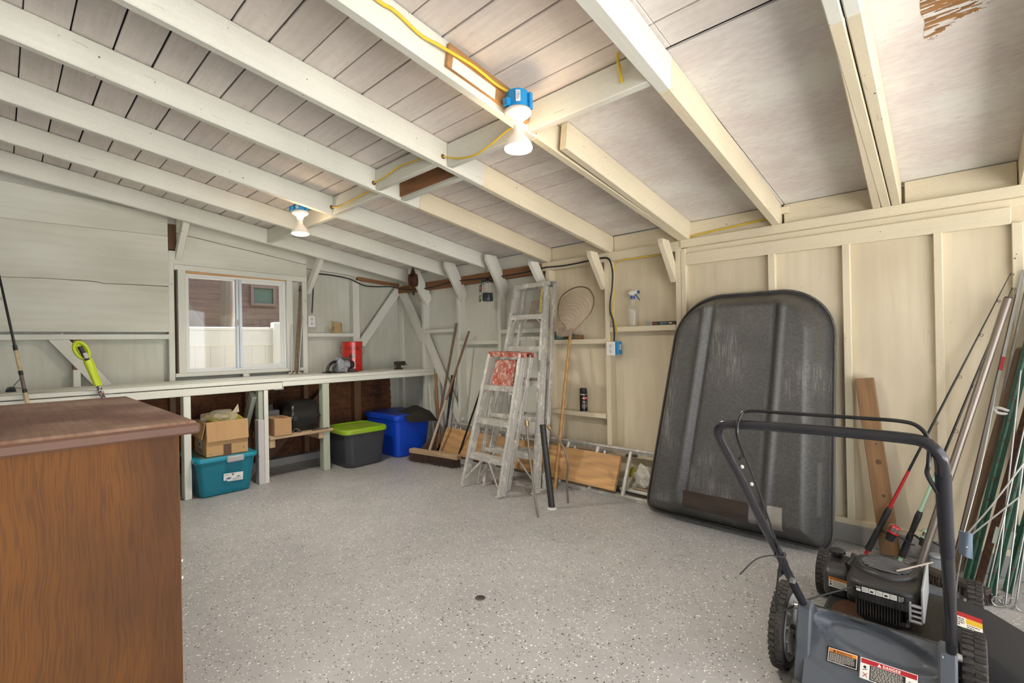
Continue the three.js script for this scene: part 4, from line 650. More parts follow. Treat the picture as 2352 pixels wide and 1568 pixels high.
// ---------------------------------------------------------------- lamps and cables on the ceiling
const warm = lin(1.0, 0.72, 0.42);
function floodLamp(x, y, z, label, tall, power) { // y: underside of the box
  const o = thing('flood_lamp', label, 'lamp', 'ceiling flood lamps');
  const box = part(o, 'junction_box', merge([new THREE.CylinderGeometry(0.05, 0.05, tall, 8), cbox(0.03, 0.035, 0.03, 0.003).translate(-0.01, -tall * 0.2, 0.055), cbox(0.02, tall * 0.9, 0.02, 0.002).translate(0.045, 0, -0.03)]).translate(x, y + tall / 2, z), M.blueBox, 'blue plastic junction box');
  const st = canvas(64, 128, (g) => { g.fillStyle = '#d6dce2'; g.fillRect(0, 0, 64, 128); const r = rng(3); textBlock(g, 8, 12, 48, 8, 12, '#23364a', r); });
  part(box, 'sticker', labelQuad(V(x + 0.0365, y + tall * 0.55, z + 0.0365), V(0.007, 0, -0.007), V(0, tall * 0.3, 0), 0.002).translate(0, 0, 0), printed(st, 0.5), 'small white sticker');
  part(o, 'holder', lathe([[0, 0.004], [0.058, 0.004], [0.061, -0.004], [0.06, -0.012], [0.052, -0.02], [0.03, -0.034], [0.022, -0.05], [0.02, -0.06], [0.0, -0.06]], 32).translate(x, y, z), std({ color: lin(0.7, 0.68, 0.64), roughness: 0.3 }), 'white porcelain lamp holder');
  const yb = y - 0.055;
  part(o, 'bulb_neck', lathe([[0.0, 0.0], [0.019, 0.0], [0.02, -0.03], [0.022, -0.04], [0.04, -0.062], [0.056, -0.082], [0.0625, -0.1], [0.0625, -0.107]], 32).translate(x, yb, z), phys({ color: lin(0.85, 0.82, 0.76), roughness: 0.5, emissive: lin(1.0, 0.66, 0.36), emissiveIntensity: 0.1 }), 'frosted bulb neck');
  part(o, 'bulb_face', lathe([[0.0625, -0.106], [0.06, -0.114], [0.045, -0.12], [0.02, -0.124], [0, -0.125]], 32).translate(x, yb, z), std({ color: lin(0.9, 0.88, 0.8), roughness: 0.5, emissive: lin(1.0, 0.86, 0.66), emissiveIntensity: 3.2 }), 'glowing bulb face');
  const s = new THREE.SpotLight(lin(1.0, 0.92, 0.81), power, 0, 1.45, 0.5, 2); s.position.set(x, yb - 0.135, z); s.target.position.set(x, 0, z); s.castShadow = true; s.shadow.radius = 3; scene.add(s, s.target);
  const p = new THREE.PointLight(warm, power * 0.028, 0, 2); p.position.set(x, yb - 0.08, z); p.castShadow = true; p.shadow.radius = 2; scene.add(p);
  return o;
}
floodLamp(3.895, 2.243, 1.98, 'nearer lit flood bulb in a blue box beside the yellow cable', 0.08, 8);
floodLamp(1.71, 2.235, 2.005, 'farther lit flood bulb above the window end of the bench', 0.045, 9);
function cable(name, label, runs, r, mat, parts = 'run') { const o = thing(name, label, 'cable'); for (const p of runs) part(o, parts, tube(p, r, Math.max(24, p.length * 10), 7), mat); return o; }
cable('yellow_cable', 'yellow cable stapled along the rafter to the nearer lamp', [[[3.832, 2.54, 3.05], [3.832, 2.44, 2.66], [3.831, 2.431, 2.563], [3.831, 2.396, 2.45], [3.843, 2.385, 2.378], [3.843, 2.38, 2.221], [3.845, 2.366, 2.136], [3.845, 2.352, 2.071], [3.86, 2.335, 2.03], [3.89, 2.315, 1.998]]], 0.0065, M.yellow);
cable('yellow_cable', 'yellow cable running rafter to rafter between the two lamps', [[[3.775, 2.27, 1.84], [3.698, 2.265, 1.84], [3.575, 2.226, 1.845], [3.46, 2.21, 1.845], [3.321, 2.233, 1.84], [3.199, 2.277, 1.84]], [[3.155, 2.28, 1.895], [3.008, 2.293, 1.89], [2.831, 2.304, 1.885], [2.662, 2.282, 1.885], [2.544, 2.277, 1.885]], [[2.5, 2.275, 1.83], [2.322, 2.271, 1.825], [2.154, 2.262, 1.825], [1.961, 2.256, 1.825], [1.834, 2.28, 1.82]]], 0.0048, M.yellow, 'run');
cable('yellow_cable', 'short yellow cable end hanging beside the blocking end', [[[4.34, 2.41, 1.86], [4.318, 2.36, 1.845], [4.318, 2.32, 1.835], [4.322, 2.268, 1.828]]], 0.006, M.yellow);
for (const [x, y, z] of [[3.2, 2.277, 1.84], [2.546, 2.277, 1.885], [1.836, 2.28, 1.82]]) part(ceiling, 'cable_hole', lathe([[0, 0.0012], [0.012, 0.0012], [0.014, 0]], 12).rotateZ(-Math.PI / 2).translate(x, y, z), M.rawDark, 'drilled hole with bare wood edge');
cable('black_wire', 'black wire draped along the window wall from the brace into the corner', [[[0.103, 1.6, 1.205], [0.108, 1.697, 1.2], [0.112, 1.874, 1.19], [0.112, 1.99, 1.18], [0.108, 2.028, 1.15], [0.108, 2.03, 0.979], [0.108, 2.008, 0.768], [0.108, 1.945, 0.574], [0.11, 1.94, 0.429], [0.115, 1.955, 0.2], [0.14, 1.935, 0.125]]], 0.0072, M.black);
cable('black_wire', 'black wire along the top plate and down the cream stud to the outlet', [[[0.15, 1.93, 0.112], [0.4, 1.9, 0.105], [0.738, 1.89, 0.105], [1.183, 1.913, 0.105], [1.609, 1.907, 0.105], [1.99, 1.895, 0.105], [2.362, 1.902, 0.105], [2.521, 1.915, 0.105], [2.744, 1.906, 0.105], [3.06, 1.918, 0.105], [3.13, 1.92, 0.105], [3.19, 1.9, 0.105], [3.217, 1.794, 0.102], [3.211, 1.669, 0.102], [3.193, 1.562, 0.102], [3.189, 1.472, 0.102], [3.212, 1.4, 0.104], [3.224, 1.3, 0.104], [3.222, 1.224, 0.104]]], 0.0072, M.black);
cable('yellow_cable', 'thin yellow cable from the plate down the stud to the blue outlet box', [[[3.72, 1.876, 0.098], [3.46, 1.88, 0.098], [3.285, 1.875, 0.098], [3.215, 1.83, 0.07], [3.195, 1.72, 0.06], [3.2, 1.6, 0.055], [3.18, 1.5, 0.055], [3.195, 1.42, 0.07], [3.24, 1.35, 0.098], [3.235, 1.29, 0.09], [3.185, 1.27, 0.085], [3.182, 1.218, 0.09]]], 0.0045, M.yellow);
cable('yellow_cable', 'yellow cable on the board above the cream wall plate', [[[3.838, 1.97, 0.052], [3.86, 1.98, 0.06], [3.896, 1.99, 0.06], [4.052, 2.001, 0.06], [4.2, 2.008, 0.06], [4.4, 2.018, 0.06]]], 0.0058, M.yellow);

// ---------------------------------------------------------------- on the right wall
{ const o = thing('outlet_box', 'blue outlet box with a white cover on the cream stud', 'outlet');
  part(o, 'box', span(3.176, 3.262, 1.116, 1.222, 0.05, 0.11, 0.004), M.blueBox, 'blue plastic box');
  part(o, 'cover', span(3.155, 3.235, 1.108, 1.222, 0.111, 0.118, 0.003), M.whitePlastic, 'white cover plate');
  for (const y of [1.143, 1.187]) { const s = part(o, 'socket', cbox(0.034, 0.034, 0.004, 0.0015).translate(3.195, y, 0.119), std({ color: lin(0.66, 0.66, 0.63), roughness: 0.4 })); part(s, 'slot', merge([cbox(0.003, 0.01, 0.002, 0.0005).translate(3.189, y + 0.004, 0.1212), cbox(0.003, 0.01, 0.002, 0.0005).translate(3.201, y + 0.004, 0.1212), cbox(0.005, 0.006, 0.002, 0.0005).translate(3.195, y - 0.009, 0.1212)]), M.black); }
  const st = canvas(64, 96, (g) => { g.fillStyle = '#dfe4ea'; g.fillRect(0, 0, 64, 96); textBlock(g, 10, 14, 44, 6, 12, '#1c2c40', rng(14)); });
  part(o, 'sticker', labelQuad(V(3.262, 1.178, 0.08), V(0, 0, -0.014), V(0, 0.022, 0), 0.001), printed(st, 0.5)); }
{ const o = thing('spray_bottle', 'clear spray bottle with white and blue trigger on the wall shelf', 'spray bottle');
  const clear = phys({ color: lin(0.9, 0.89, 0.85), roughness: 0.18, transmission: 0.82, thickness: 0 }), blue = std({ color: lin(0.03, 0.09, 0.3), roughness: 0.4 }), x = 3.367, z = 0.05;
  part(o, 'bottle', lathe([[0, 0.003], [0.04, 0.003], [0.044, 0.01], [0.045, 0.12], [0.043, 0.15], [0.026, 0.172], [0.023, 0.182], [0.021, 0.215], [0.017, 0.225]], 28).translate(x, 1.342, z), clear);
  part(o, 'cap', new THREE.CylinderGeometry(0.0185, 0.0185, 0.026, 20).translate(x, 1.575, z), blue);
  part(o, 'head', extrude([[-0.034, 0.026], [-0.014, 0.004], [0.012, 0], [0.02, 0.012], [0.044, 0.018], [0.044, 0.038], [0.0, 0.04], [-0.02, 0.036]], 0.026, 0.004).translate(x, 1.588, z - 0.013), M.whitePlastic, 'white trigger head');
  part(o, 'nozzle', cbox(0.018, 0.022, 0.022, 0.003).translate(x + 0.052, 1.616, z), blue);
  part(o, 'trigger', tube([[x + 0.022, 1.6, z], [x + 0.042, 1.575, z], [x + 0.06, 1.553, z]], 0.0048, 12, 7), blue); }
{ const o = thing('brush_box', 'flat dark box lying on the wall shelf beside the spray bottle', 'box');
  const lab = canvas(256, 64, (g) => { g.fillStyle = '#3a332c'; g.fillRect(0, 0, 256, 64); g.fillStyle = '#6f97c4'; textBlock(g, 96, 12, 100, 3, 16, '#7fa3cc', rng(8)); g.fillStyle = '#8a4b2a'; g.fillRect(12, 20, 50, 24); g.fillStyle = '#c9b79a'; g.fillRect(200, 18, 40, 26); });
  part(o, 'carton', span(3.5, 3.73, 1.342, 1.37, 0.035, 0.09, 0.002), std({ color: lin(0.12, 0.1, 0.085), roughness: 0.6 }));
  part(o, 'end_cap', span(3.497, 3.555, 1.3415, 1.3715, 0.034, 0.0915, 0.001), std({ color: lin(0.3, 0.27, 0.23), roughness: 0.7 }));
  part(o, 'label', labelQuad(V(3.64, 1.356, 0.0905), V(0.085, 0, 0), V(0, 0.013, 0), 0.001), printed(lab, 0.5)); }
{ const o = thing('spray_can', 'black spray paint can with a red label on the low shelf', 'spray can');
  const lab = canvas(512, 256, (g, w, h) => { g.fillStyle = '#15120f'; g.fillRect(0, 0, w, h); for (const f of [0, 256]) { g.fillStyle = '#a8231c'; g.beginPath(); g.ellipse(f + 128, 50, 62, 26, 0, 0, 7); g.fill(); g.fillStyle = '#f0e6da'; g.font = 'bold 30px sans-serif'; g.textAlign = 'center'; g.fillText('KRYLON', f + 128, 61); g.fillStyle = '#c9c4bc'; g.font = 'bold 28px sans-serif'; g.fillText('ENAMEL', f + 128, 118); textBlock(g, f + 60, 140, 136, 5, 14, '#a9a49b', rng(5)); } });
  part(o, 'can', new THREE.CylinderGeometry(0.033, 0.033, 0.145, 32).rotateY(2.6).translate(2.873, 0.69, 0.055), printed(lab, 0.35));
  part(o, 'shoulder', lathe([[0.033, 0], [0.034, 0.004], [0.03, 0.012], [0.026, 0.016]], 28).translate(2.873, 0.762, 0.055), M.chrome);
  part(o, 'cap', lathe([[0, 0.05], [0.024, 0.05], [0.03, 0.046], [0.0325, 0.0], [0.0, 0]], 28).translate(2.873, 0.77, 0.055), M.black);
  part(o, 'base_rim', new THREE.TorusGeometry(0.0325, 0.002, 6, 28).rotateX(Math.PI / 2).translate(2.873, 0.6195, 0.055), M.chrome); }
{ const o = thing('green_tackle_box', 'small green box on the wall shelf behind the landing net', 'box');
  const lab = canvas(256, 128, (g) => { g.fillStyle = '#2c5148'; g.fillRect(0, 0, 256, 128); textBlock(g, 20, 30, 210, 5, 18, '#8fa89c', rng(10)); g.fillStyle = '#6b3a22'; g.fillRect(150, 60, 80, 50); });
  part(o, 'carton', span(2.6, 2.752, 1.2485, 1.316, 0.012, 0.085, 0.003), std({ color: lin(0.035, 0.11, 0.085), roughness: 0.5 }));
  part(o, 'front_print', labelQuad(V(2.676, 1.282, 0.0852), V(0.072, 0, 0), V(0, 0.03, 0), 0.0008), printed(lab, 0.5));
  part(o, 'brown_pack', beam(V(2.62, 1.335, 0.05), V(2.69, 1.345, 0.05), 0.06, 0.03), std({ color: lin(0.12, 0.075, 0.05), roughness: 0.7 }), 'brown packet lying on top'); }
{ const o = thing('wood_block', 'short reddish wooden block beside the green box', 'block'); part(o, 'block', span(2.775, 2.86, 1.2485, 1.285, 0.01, 0.08, 0.003), M.rawBrown); part(o, 'paper_band', span(2.8, 2.83, 1.2482, 1.2865, 0.008, 0.082, 0.001), std({ color: lin(0.1, 0.14, 0.1), roughness: 0.8 })); }
{ // rusty pulley block on a hook from the corner rafter
  const o = thing('pulley_block', 'rusty pulley block hanging on a hook from the corner rafter', 'pulley');
  const rust = std({ map: texBrown, color: lin(0.9, 0.62, 0.5), roughness: 0.85, metalness: 0.2 }), dark = std({ color: lin(0.05, 0.03, 0.025), roughness: 0.7, metalness: 0.4 });
  const x = 0.72, z = 0.3; const s = (g) => g.rotateY(0.75).translate(x, 0, z);
  part(o, 'hook', s(tube([[0.0, 2.08, 0], [0, 2.12, 0.0], [0.022, 2.15, 0], [0.024, 2.19, 0], [0, 2.21, 0], [-0.024, 2.19, 0], [-0.018, 2.165, 0]], 0.009, 36, 8)), dark);
  part(o, 'shackle', s(lathe([[0.008, 0.05], [0.016, 0.045], [0.02, 0.03], [0.03, 0.0], [0.014, -0.002]], 14).translate(0, 2.04, 0)), dark);
  part(o, 'cheek', s(rod(V(-0.045, 1.965, 0), V(-0.016, 1.965, 0), 0.07, 0.078, 22)), rust, 'rounded wooden cheek'); part(o, 'cheek', s(rod(V(0.016, 1.965, 0), V(0.045, 1.965, 0), 0.078, 0.07, 22)), rust, 'rounded wooden cheek');
  part(o, 'strap', s(cbox(0.02, 0.22, 0.03, 0.004).translate(0, 1.95, 0)), dark); part(o, 'sheave', s(rod(V(-0.014, 1.965, 0), V(0.014, 1.965, 0), 0.066, 0.066, 22)), dark);
  part(o, 'becket', s(cbox(0.026, 0.07, 0.016, 0.006).translate(0, 1.83, 0)), dark); }
{ // camping lantern on a wire
  const o = thing('camping_lantern', 'small camping lantern with green tags hanging by wire from a brace', 'lantern');
  const x = 1.83, z = 0.19, clear = phys({ color: lin(0.95, 0.95, 0.93), roughness: 0.03, transmission: 0.92, thickness: 0 });
  part(o, 'hang_wire', tube([[1.835, 2.07, 0.21], [1.8, 2.06, 0.2], [1.795, 1.98, 0.19], [1.797, 1.88, 0.19]], 0.0018, 30, 5), M.darkMetal);
  part(o, 'hood', lathe([[0, 0.04], [0.012, 0.038], [0.015, 0.026], [0.05, 0.016], [0.062, 0.006], [0.06, 0.0], [0.03, 0.0]], 26).translate(x, 1.84, z), M.blackGloss);
  part(o, 'globe', new THREE.CylinderGeometry(0.042, 0.042, 0.105, 26, 1, true).translate(x, 1.787, z), clear, 'clear glass globe');
  part(o, 'burner', rod(V(x, 1.735, z), V(x, 1.82, z), 0.006, 0.005, 10), M.chrome);
  for (const a of [0.4, 2.5, 4.6]) part(o, 'cage_post', rod(V(x + 0.05 * Math.cos(a), 1.735, z + 0.05 * Math.sin(a)), V(x + 0.05 * Math.cos(a), 1.84, z + 0.05 * Math.sin(a)), 0.0022, 0.0022, 6), M.chrome);
  part(o, 'collar', lathe([[0.02, 0], [0.052, 0.002], [0.054, 0.012], [0.02, 0.014]], 26).translate(x, 1.724, z), M.chrome);
  part(o, 'base', lathe([[0, 0], [0.05, 0], [0.053, 0.006], [0.053, 0.066], [0.046, 0.074], [0, 0.074]], 26).translate(x, 1.65, z), std({ color: lin(0.025, 0.03, 0.04), roughness: 0.35 }));
  part(o, 'knob', rod(V(x + 0.03, 1.69, z + 0.044), V(x + 0.042, 1.69, z + 0.062), 0.014, 0.012, 14), M.black);
  const tag = canvas(96, 224, (g) => { g.fillStyle = '#3a6b3c'; g.fillRect(0, 0, 96, 224); g.fillStyle = '#d06b7c'; g.beginPath(); g.arc(48, 44, 30, 0, 7); g.fill(); g.fillStyle = '#e9ded2'; g.fillRect(14, 96, 68, 46); textBlock(g, 16, 160, 62, 4, 13, '#cfe0c8', rng(4)); g.fillStyle = '#f0e9da'; g.beginPath(); g.arc(66, 170, 16, 0, 7); g.fill(); });
  part(o, 'tag', merge([labelQuad(V(x - 0.075, 1.735, z + 0.03), V(0.03, 0, 0.012), V(0.008, 0.085, 0), 0.001), labelQuad(V(x - 0.075, 1.735, z + 0.03), V(-0.03, 0, -0.012), V(0.008, 0.085, 0), 0.001)]), printed(tag, 0.6), 'green card tag with a pink dot');
  part(o, 'sprig', merge([[0, 0.0], [0.9, 0.012], [-0.8, 0.01], [2.2, 0.006]].map(([a, q]) => new THREE.SphereGeometry(0.018, 8, 6).scale(1.5, 0.35, 0.7).rotateZ(a).translate(x - 0.07 + q, 1.845 + 0.012 * Math.sin(a), z + 0.02))), std({ color: lin(0.06, 0.13, 0.07), roughness: 0.7 }), 'green leaf tag'); }
// ---------------------------------------------------------------- ladders
// one rail of folded channel: web facing sideways with two flanges turned outwards
function channel(a, b, depth, flange, out, fwd) {
  const d = b.clone().sub(a).normalize(), f = fwd.clone().addScaledVector(d, -fwd.dot(d)).normalize(), s = new THREE.Vector3().crossVectors(d, f).normalize(); if (s.dot(out) < 0) s.negate();
  const at = (p, u, v) => p.clone().addScaledVector(f, u).addScaledVector(s, v);
  return merge([beam(a, b, 0.004, depth, f, 0.001), beam(at(a, depth / 2, flange / 2), at(b, depth / 2, flange / 2), flange, 0.004, f, 0.001), beam(at(a, -depth / 2, flange / 2), at(b, -depth / 2, flange / 2), flange, 0.004, f, 0.001)]);
}
function stepLadder(name, label, P, opt) {
  const o = thing(name, label, 'ladder'), L3 = (a, b, t) => a.clone().lerp(b, t), fw = V(0, 0, 1);
  const spine = (s) => s < 0 ? [P.fl, P.tl] : [P.fr, P.tr];
  part(o, 'front_rail', channel(P.fl, P.tl, opt.depth, 0.026, V(-1, 0, 0), fw), M.alu); part(o, 'front_rail', channel(P.fr, P.tr, opt.depth, 0.026, V(1, 0, 0), fw), M.alu);
  part(o, 'rear_rail', channel(P.rl, P.rtl, 0.034, 0.02, V(-1, 0, 0), fw), M.alu); part(o, 'rear_rail', channel(P.rr, P.rtr, 0.034, 0.02, V(1, 0, 0), fw), M.alu);
  for (const t of opt.steps) { const a = L3(P.fl, P.tl, t), b = L3(P.fr, P.tr, t); part(o, 'step', merge([beam(a, b, opt.depth + 0.012, 0.005, V(0, 1, 0), 0.001), beam(a.clone().add(V(0, -0.02, opt.depth / 2 + 0.004)), b.clone().add(V(0, -0.02, opt.depth / 2 + 0.004)), 0.004, 0.042, V(0, 1, 0), 0.001), beam(a.clone().add(V(0, -0.016, -opt.depth / 2)), b.clone().add(V(0, -0.016, -opt.depth / 2)), 0.004, 0.03, V(0, 1, 0), 0.001)]), M.alu); }
  for (const t of opt.bars) part(o, 'rear_bar', beam(L3(P.rl, P.rtl, t), L3(P.rr, P.rtr, t), 0.006, 0.032, V(0, 1, 0), 0.001), M.alu);
  const a0 = L3(P.fl, P.tl, opt.steps[0]), b0 = L3(P.fr, P.tr, opt.steps[0]);
  const brace = (p, q) => part(o, 'foot_brace', beam(p, q, 0.016, 0.005, V(0, 0, 1), 0.001), M.alu);
  brace(L3(a0, b0, 0.42).add(V(0, -0.03, 0.03)), L3(P.fl, P.tl, 0.06).add(V(0.01, 0, 0.03))); brace(L3(a0, b0, 0.58).add(V(0, -0.03, 0.03)), L3(P.fr, P.tr, 0.06).add(V(-0.01, 0, 0.03)));
  brace(L3(P.rl, P.rtl, opt.bars[0]).lerp(L3(P.rr, P.rtr, opt.bars[0]), 0.4), L3(P.rl, P.rtl, 0.05)); brace(L3(P.rl, P.rtl, opt.bars[0]).lerp(L3(P.rr, P.rtr, opt.bars[0]), 0.6), L3(P.rr, P.rtr, 0.05));
  for (const [p, q] of [[P.fl, P.rl], [P.fr, P.rr]]) part(o, 'foot', cbox(0.032, 0.016, opt.depth + 0.01, 0.003).translate(p.x, 0.009, p.z), M.alu);
  for (const p of [P.rl, P.rr]) part(o, 'foot', cbox(0.028, 0.014, 0.045, 0.003).translate(p.x, 0.008, p.z), M.alu);
  for (const [f1, f2, r1, r2] of [[P.fl, P.tl, P.rl, P.rtl], [P.fr, P.tr, P.rr, P.rtr]]) { const m = L3(f1, f2, opt.spread), n = L3(r1, r2, opt.spread), k = m.clone().lerp(n, 0.5).add(V(0, -0.13, 0)); part(o, 'spreader', merge([beam(m, k, 0.003, 0.014, V(0, 0, 1), 0.001), beam(k, n, 0.003, 0.014, V(0, 0, 1), 0.001)]), M.alu); }
  part(o, 'top_cap', merge([beam(opt.cap[0], opt.cap[1], opt.capW, 0.008, V(0, 1, 0), 0.002), beam(opt.cap[0].clone().add(V(0, -0.018, opt.capW / 2)), opt.cap[1].clone().add(V(0, -0.018, opt.capW / 2)), 0.005, 0.042, V(0, 1, 0), 0.001), beam(opt.cap[0].clone().add(V(0, -0.018, -opt.capW / 2)), opt.cap[1].clone().add(V(0, -0.018, -opt.capW / 2)), 0.005, 0.042, V(0, 1, 0), 0.001)]), opt.red ? M.redPaint : M.alu, opt.red ? 'red painted worn top cap' : undefined);
  const [ta, tb, tc, td] = opt.tray; part(o, 'pail_shelf', loft([[ta, tb, tc, td], [ta, tb, tc, td].map((p) => p.clone().add(V(0, -0.003, 0.012)))], true, true, true), opt.red ? M.redPaint : std({ map: texAlu, color: lin(0.55, 0.48, 0.43), roughness: 0.6 }), opt.red ? 'red paint-spattered pail shelf' : 'paint-spattered pail shelf');
  const gussets = opt.steps.slice(-1).map((t) => [L3(P.fl, P.tl, t), L3(P.fr, P.tr, t)])[0];
  part(o, 'gusset', beam(gussets[0].clone().add(V(0.06, -0.03, 0.03)), gussets[0].clone().add(V(0.006, -0.085, 0.03)), 0.014, 0.005, V(0, 0, 1), 0.001), M.alu); part(o, 'gusset', beam(gussets[1].clone().add(V(-0.06, -0.03, 0.03)), gussets[1].clone().add(V(-0.006, -0.085, 0.03)), 0.014, 0.005, V(0, 0, 1), 0.001), M.alu);
  return o;
}
const tall = stepLadder('step_ladder', 'taller paint-spattered aluminium stepladder leaning folded on the wall', { fl: V(2.264, 0.01, 0.655), tl: V(2.235, 1.75, 0.17), fr: V(2.76, 0.01, 0.6), tr: V(2.555, 1.745, 0.165), rl: V(2.33, 0.01, 0.53), rtl: V(2.29, 1.75, 0.125), rr: V(2.748, 0.01, 0.475), rtr: V(2.62, 1.75, 0.12) },
  { depth: 0.075, steps: [0.17, 0.34, 0.51, 0.68, 0.845], bars: [0.17, 0.34, 0.51, 0.72], spread: 0.62, cap: [V(2.215, 1.762, 0.16), V(2.645, 1.772, 0.15)], capW: 0.11, tray: [V(2.37, 1.4, 0.215), V(2.56, 1.4, 0.21), V(2.57, 1.62, 0.165), V(2.4, 1.61, 0.17)] });
part(tall, 'yellow_sticker', labelQuad(V(2.576, 1.6, 0.252), V(0.012, -0.0015, 0), V(-0.01, 0.11, -0.031), 0.001), printed(canvas(64, 256, (g) => { g.fillStyle = '#c4b23a'; g.fillRect(0, 0, 64, 256); const r = rng(33); for (let i = 0; i < 70; i++) { g.fillStyle = ['#b9a76a', '#d8d0b8', '#8d8140'][r() * 3 | 0]; g.fillRect(r() * 64, r() * 256, 6 + r() * 14, 3 + r() * 10); } }), 0.6), 'worn yellow warning sticker');
const short = stepLadder('step_ladder', 'shorter aluminium stepladder with a worn red top standing folded', { fl: V(2.15, 0.01, 0.81), tl: V(2.262, 1.125, 0.56), fr: V(2.6, 0.01, 0.84), tr: V(2.615, 1.125, 0.57), rl: V(2.2, 0.01, 0.7), rtl: V(2.285, 1.125, 0.5), rr: V(2.535, 0.01, 0.69), rtr: V(2.66, 1.125, 0.505) },
  { depth: 0.07, steps: [0.245, 0.51, 0.765], bars: [0.26, 0.53, 0.8], spread: 0.6, red: true, cap: [V(2.245, 1.152, 0.54), V(2.7, 1.14, 0.55)], capW: 0.1, tray: [V(2.285, 0.86, 0.6), V(2.54, 0.86, 0.6), V(2.54, 1.085, 0.545), V(2.305, 1.08, 0.545)] });
part(short, 'print', labelQuad(V(2.6195, 0.95, 0.6465), V(0.0085, 0, 0), V(0.0012, 0.12, -0.026), 0.001), printed(canvas(64, 512, (g) => { g.fillStyle = '#d8d4cc'; g.fillRect(0, 0, 64, 512); g.save(); g.translate(46, 490); g.rotate(-Math.PI / 2); g.fillStyle = '#2a2a2a'; g.font = 'bold 44px sans-serif'; g.fillText('NO STEP  CAUTION', 0, 0); g.restore(); }), 0.6), 'printed strip on the rail');
part(short, 'pail_ring', new THREE.TorusGeometry(0.06, 0.006, 6, 24).rotateX(-0.24).translate(2.43, 0.96, 0.588), M.redPaint);
{ // extension ladder lying on its side along the wall
  const o = thing('extension_ladder', 'long aluminium extension ladder lying on its side along the wall', 'ladder');
  part(o, 'rail', beam(V(1.16, 0.02, 0.283), V(3.85, 0.02, 0.26), 0.026, 0.036, V(0, 1, 0.4)), M.alu); part(o, 'rail', beam(V(1.16, 0.345, 0.125), V(3.85, 0.35, 0.12), 0.028, 0.04, V(0, 1, 0.4)), M.alu);
  for (let i = 0; i < 8; i++) { const x = 3.372 - i * 0.305; part(o, 'rung', rod(V(x, 0.03, 0.278), V(x, 0.345, 0.13), 0.017, 0.017, 12), M.alu); }
  part(o, 'rail', beam(V(1.16, 0.05, 0.235), V(3.2, 0.05, 0.215), 0.022, 0.03, V(0, 1, 0.4)), M.alu); part(o, 'rail', beam(V(1.16, 0.335, 0.1), V(3.2, 0.34, 0.098), 0.02, 0.03, V(0, 1, 0.4)), M.alu);
  for (let i = 0; i < 7; i++) { const x = 3.12 - i * 0.305; part(o, 'rung', rod(V(x, 0.05, 0.226), V(x, 0.335, 0.1), 0.014, 0.014, 12), M.alu); }
  part(o, 'rung_lock', beam(V(3.33, 0.315, 0.142), V(3.43, 0.322, 0.14), 0.018, 0.02), M.darkMetal); }
{ const o = thing('pine_plank', 'wide knotty pine plank leaning behind the ladders along the wall', 'plank');
  part(o, 'board', beam(V(1.16, 0.186, 0.252), V(3.32, 0.186, 0.243), 0.034, 0.275, V(0, 0.905, -0.425), 0.004), M.pine);
  for (const [x, y, z, r] of [[3.285, 0.09, 0.306, 0.008], [3.26, 0.13, 0.287, 0.005], [3.3, 0.22, 0.245, 0.004], [2.15, 0.14, 0.287, 0.007], [1.6, 0.22, 0.251, 0.006]]) part(o, 'knot', lathe([[0, 0.0015], [r * 0.7, 0.0012], [r, 0]], 12).rotateX(Math.PI / 2 - 0.44).translate(x, y, z - 0.002), M.rawDark); }
// ---------------------------------------------------------------- brooms, handles
function bristles(n, x0, x1, z0, z1, yTop, yBot, r, splay, seed, place = (p) => p) {
  const q = rng(seed), list = []; for (let i = 0; i < n; i++) { const x = x0 + (x1 - x0) * q(), z = z0 + (z1 - z0) * q(); list.push(rod(place(V(x, yTop, z)), place(V(x + (q() - 0.5) * splay, yBot, z + (q() - 0.3) * splay)), r, r * 0.7, 4, true)); } return merge(list);
}
{ const o = thing('push_broom', 'push broom with a wide wooden head and worn white-flecked handle', 'broom');
  const a = V(1.0, 0.105, 0.56), b = V(1.66, 0.105, 0.46), dir = b.clone().sub(a).normalize(), nz = V(-dir.z, 0, dir.x), place = (p) => a.clone().addScaledVector(dir, p.x).addScaledVector(V(0, 1, 0), p.y - 0.105).addScaledVector(nz, p.z), L = a.distanceTo(b);
  part(o, 'head', beam(a, b, 0.075, 0.045, V(0, 1, 0), 0.006), M.paleWood);
  part(o, 'bristles', bristles(700, 0.01, L - 0.01, -0.03, 0.035, 0.09, 0.004, 0.0028, 0.05, 7, place), std({ color: lin(0.07, 0.04, 0.03), roughness: 0.9 }), 'dark brown bristles').userData.kind = 'stuff';
  const h0 = V(1.23, 0.115, 0.5), h1 = V(1.45, 1.36, 0.11), at = (t) => h0.clone().lerp(h1, t);
  part(o, 'handle', rod(h0, h1, 0.0135, 0.012, 12), std({ map: texGrain, color: lin(0.3, 0.17, 0.1), roughness: 0.7 }));
  part(o, 'handle_sleeve', rod(at(0.01), at(0.42), 0.0145, 0.014, 12), std({ map: texAlu, color: lin(0.75, 0.62, 0.54), roughness: 0.7 }), 'paint-flecked lower handle'); }
